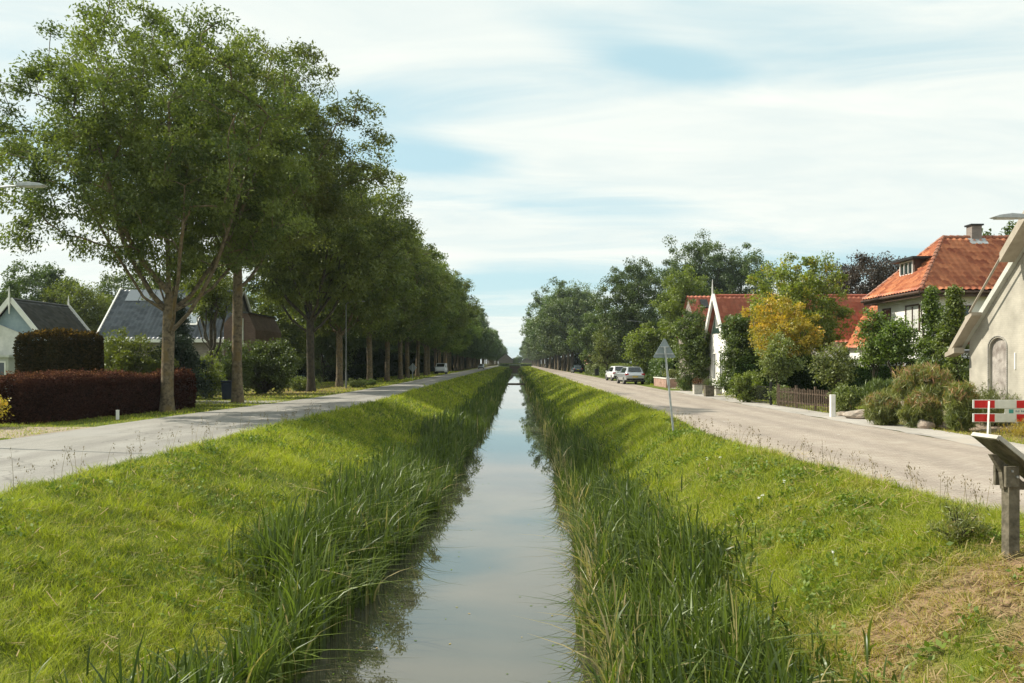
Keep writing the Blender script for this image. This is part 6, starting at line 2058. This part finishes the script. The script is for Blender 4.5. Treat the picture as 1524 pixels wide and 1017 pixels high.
t = thing('garden_wall', 'low pink brick wall with white topped stones behind the leaning sign', 'wall', (12.2, 69, 0))
q = MB(); q.box((.0, 2.0, .35), (.25, 6.0, .7)); q.box((1.2, -1.0 - .125, .35), (2.2, .25, .7)); q.build('brickwork', BRICK_PINK, t)
q = MB(); q.box((.0, 2.0, .73), (.34, 6.1, .07)); q.box((1.25, -1.13, .73), (2.1, .34, .07)); q.build('coping', CREAM, t)
bush('flowering_shrub', 'shrub with white blossom above the low pink brick wall', (13.2, 70.5, 0), .9, .9, 1.5, LEAF_OLIVE, 155, 50, 70, .12)
def bin_(label, loc, col, rotz=0):
    t = thing('wheelie_bin', label, 'bin', loc, rotz, 'wheelie bins')
    q = MB(); q.box((0, 0, .5), (.48, .55, .9), taper=1.18); q.build('body', col, t, bevel=.02)
    q = MB(); q.box((0, -.02, .99), (.62, .72, .07), rx=R(-4)); q.build('lid', col, t, bevel=.02)
    for s in (-1, 1):
        q = MB(); q.tube([(s * .2, .25, .1), (s * .27, .25, .1)], .1, 12); q.build('wheel', RUBBER, t)
bin_('dark blue wheelie bin at the foot of the second avenue ash', (-15.3, 45.6, 0), noisy('bin_blue', (.012, .02, .04), (.02, .03, .05), 5, .5))
bin_('dark green wheelie bin left of the third avenue ash', (-16.2, 64.5, 0), noisy('bin_green', (.012, .035, .03), (.018, .045, .04), 5, .5), .3)
bin_('dark grey wheelie bin before the hedge by the orange roofed hut', (12.3, 128, 0), BLACKP)


# boulders
def boulder(label, loc, s, seed, m=STONE):
    import bmesh as _b
    bm = _b.new(); _b.ops.create_icosphere(bm, subdivisions=3, radius=1)
    rng = np.random.RandomState(seed)
    dirs = rng.randn(9, 3); dirs /= np.linalg.norm(dirs, axis=1, keepdims=True)
    for v in bm.verts:
        d = np.array(v.co)
        k = 1.0
        for q_ in dirs:
            dd = d @ q_
            if dd > .62: k = min(k, .66 / dd + .06)
        k += .03 * math.sin(7 * d[0] + seed) * math.cos(6 * d[1]) + 0.02 * rng.randn()
        v.co = v.co * k
        v.co.x *= s[0]; v.co.y *= s[1]; v.co.z *= s[2]
    me = bpy.data.meshes.new('boulder'); bm.to_mesh(me); bm.free(); me.materials.append(m)
    o = link('boulder', me, None, (loc[0], loc[1], s[2] * .45))
    return tag(o, label, 'boulder', 'boulders on the rubble heap')


boulder('largest pale boulder behind the brownish shrub on the rubble heap', (13.35, 29.2, 0), (.62, .5, .62), 1)
boulder('flat pale stone left of the round rust tipped shrub', (12.35, 30.5, 0), (.6, .6, .26), 2)
boulder('grey brown rock between the middle shrub and the upright shrub', (13.05, 26.8, 0), (.45, .4, .50), 3)
boulder('small pinkish rock at the road edge left of the upright shrub', (12.45, 25.9, 0), (.30, .3, .22), 4)
boulder('low pinkish stone right beside the white roadside post', (12.35, 31.9, 0), (.35, .3, .16), 5)

# earth heap under the shrubs
def heap():
    xs = np.linspace(-1.7, 2.2, 26); ys = np.linspace(-4, 4.4, 44)
    X, Y = np.meshgrid(xs, ys)
    r = np.sqrt(((X - .4) / 1.7) ** 2 + ((Y) / 4.0) ** 2)
    Z = np.clip(1 - r, 0, 1) ** .8 * .5 * (.5 + vnoise(X, Y, .7, 71)) - .02
    V = np.stack([X, Y, Z], -1).reshape(-1, 3); nx = len(xs)
    i = np.arange(len(ys) - 1)[:, None] * nx + np.arange(nx - 1)[None, :]
    F = np.stack([i, i + 1, i + nx + 1, i + nx], -1).reshape(-1, 4)
    o = npmesh('earth_heap', V, [F], noisy('heap_soil', (.16, .12, .085), (.36, .29, .22), 6, .95, .8, 20), smooth=True, loc=(14.1, 28.5, 0))
    tag(o, kind='structure')


heap()


# ------------------------------------------------------------------ the air between here and the far trees
HAZE = 0.00017
if HAZE:
    q = MB(); q.box((0, 770, 15), (1810, 1680, 40))
    hm = bpy.data.materials.new('haze_air'); hm.use_nodes = True
    nt = hm.node_tree; nt.nodes.clear()
    o_ = nt.nodes.new('ShaderNodeOutputMaterial'); v_ = nt.nodes.new('ShaderNodeVolumePrincipled')
    v_.inputs['Color'].default_value = (0.80, 0.93, 1.0, 1); v_.inputs['Density'].default_value = HAZE
    v_.inputs['Anisotropy'].default_value = 0.2
    nt.links.new(v_.outputs[0], o_.inputs['Volume'])
    hz = q.build('haze', hm)
    tag(hz, 'thin pale summer haze', 'haze', kind='stuff')
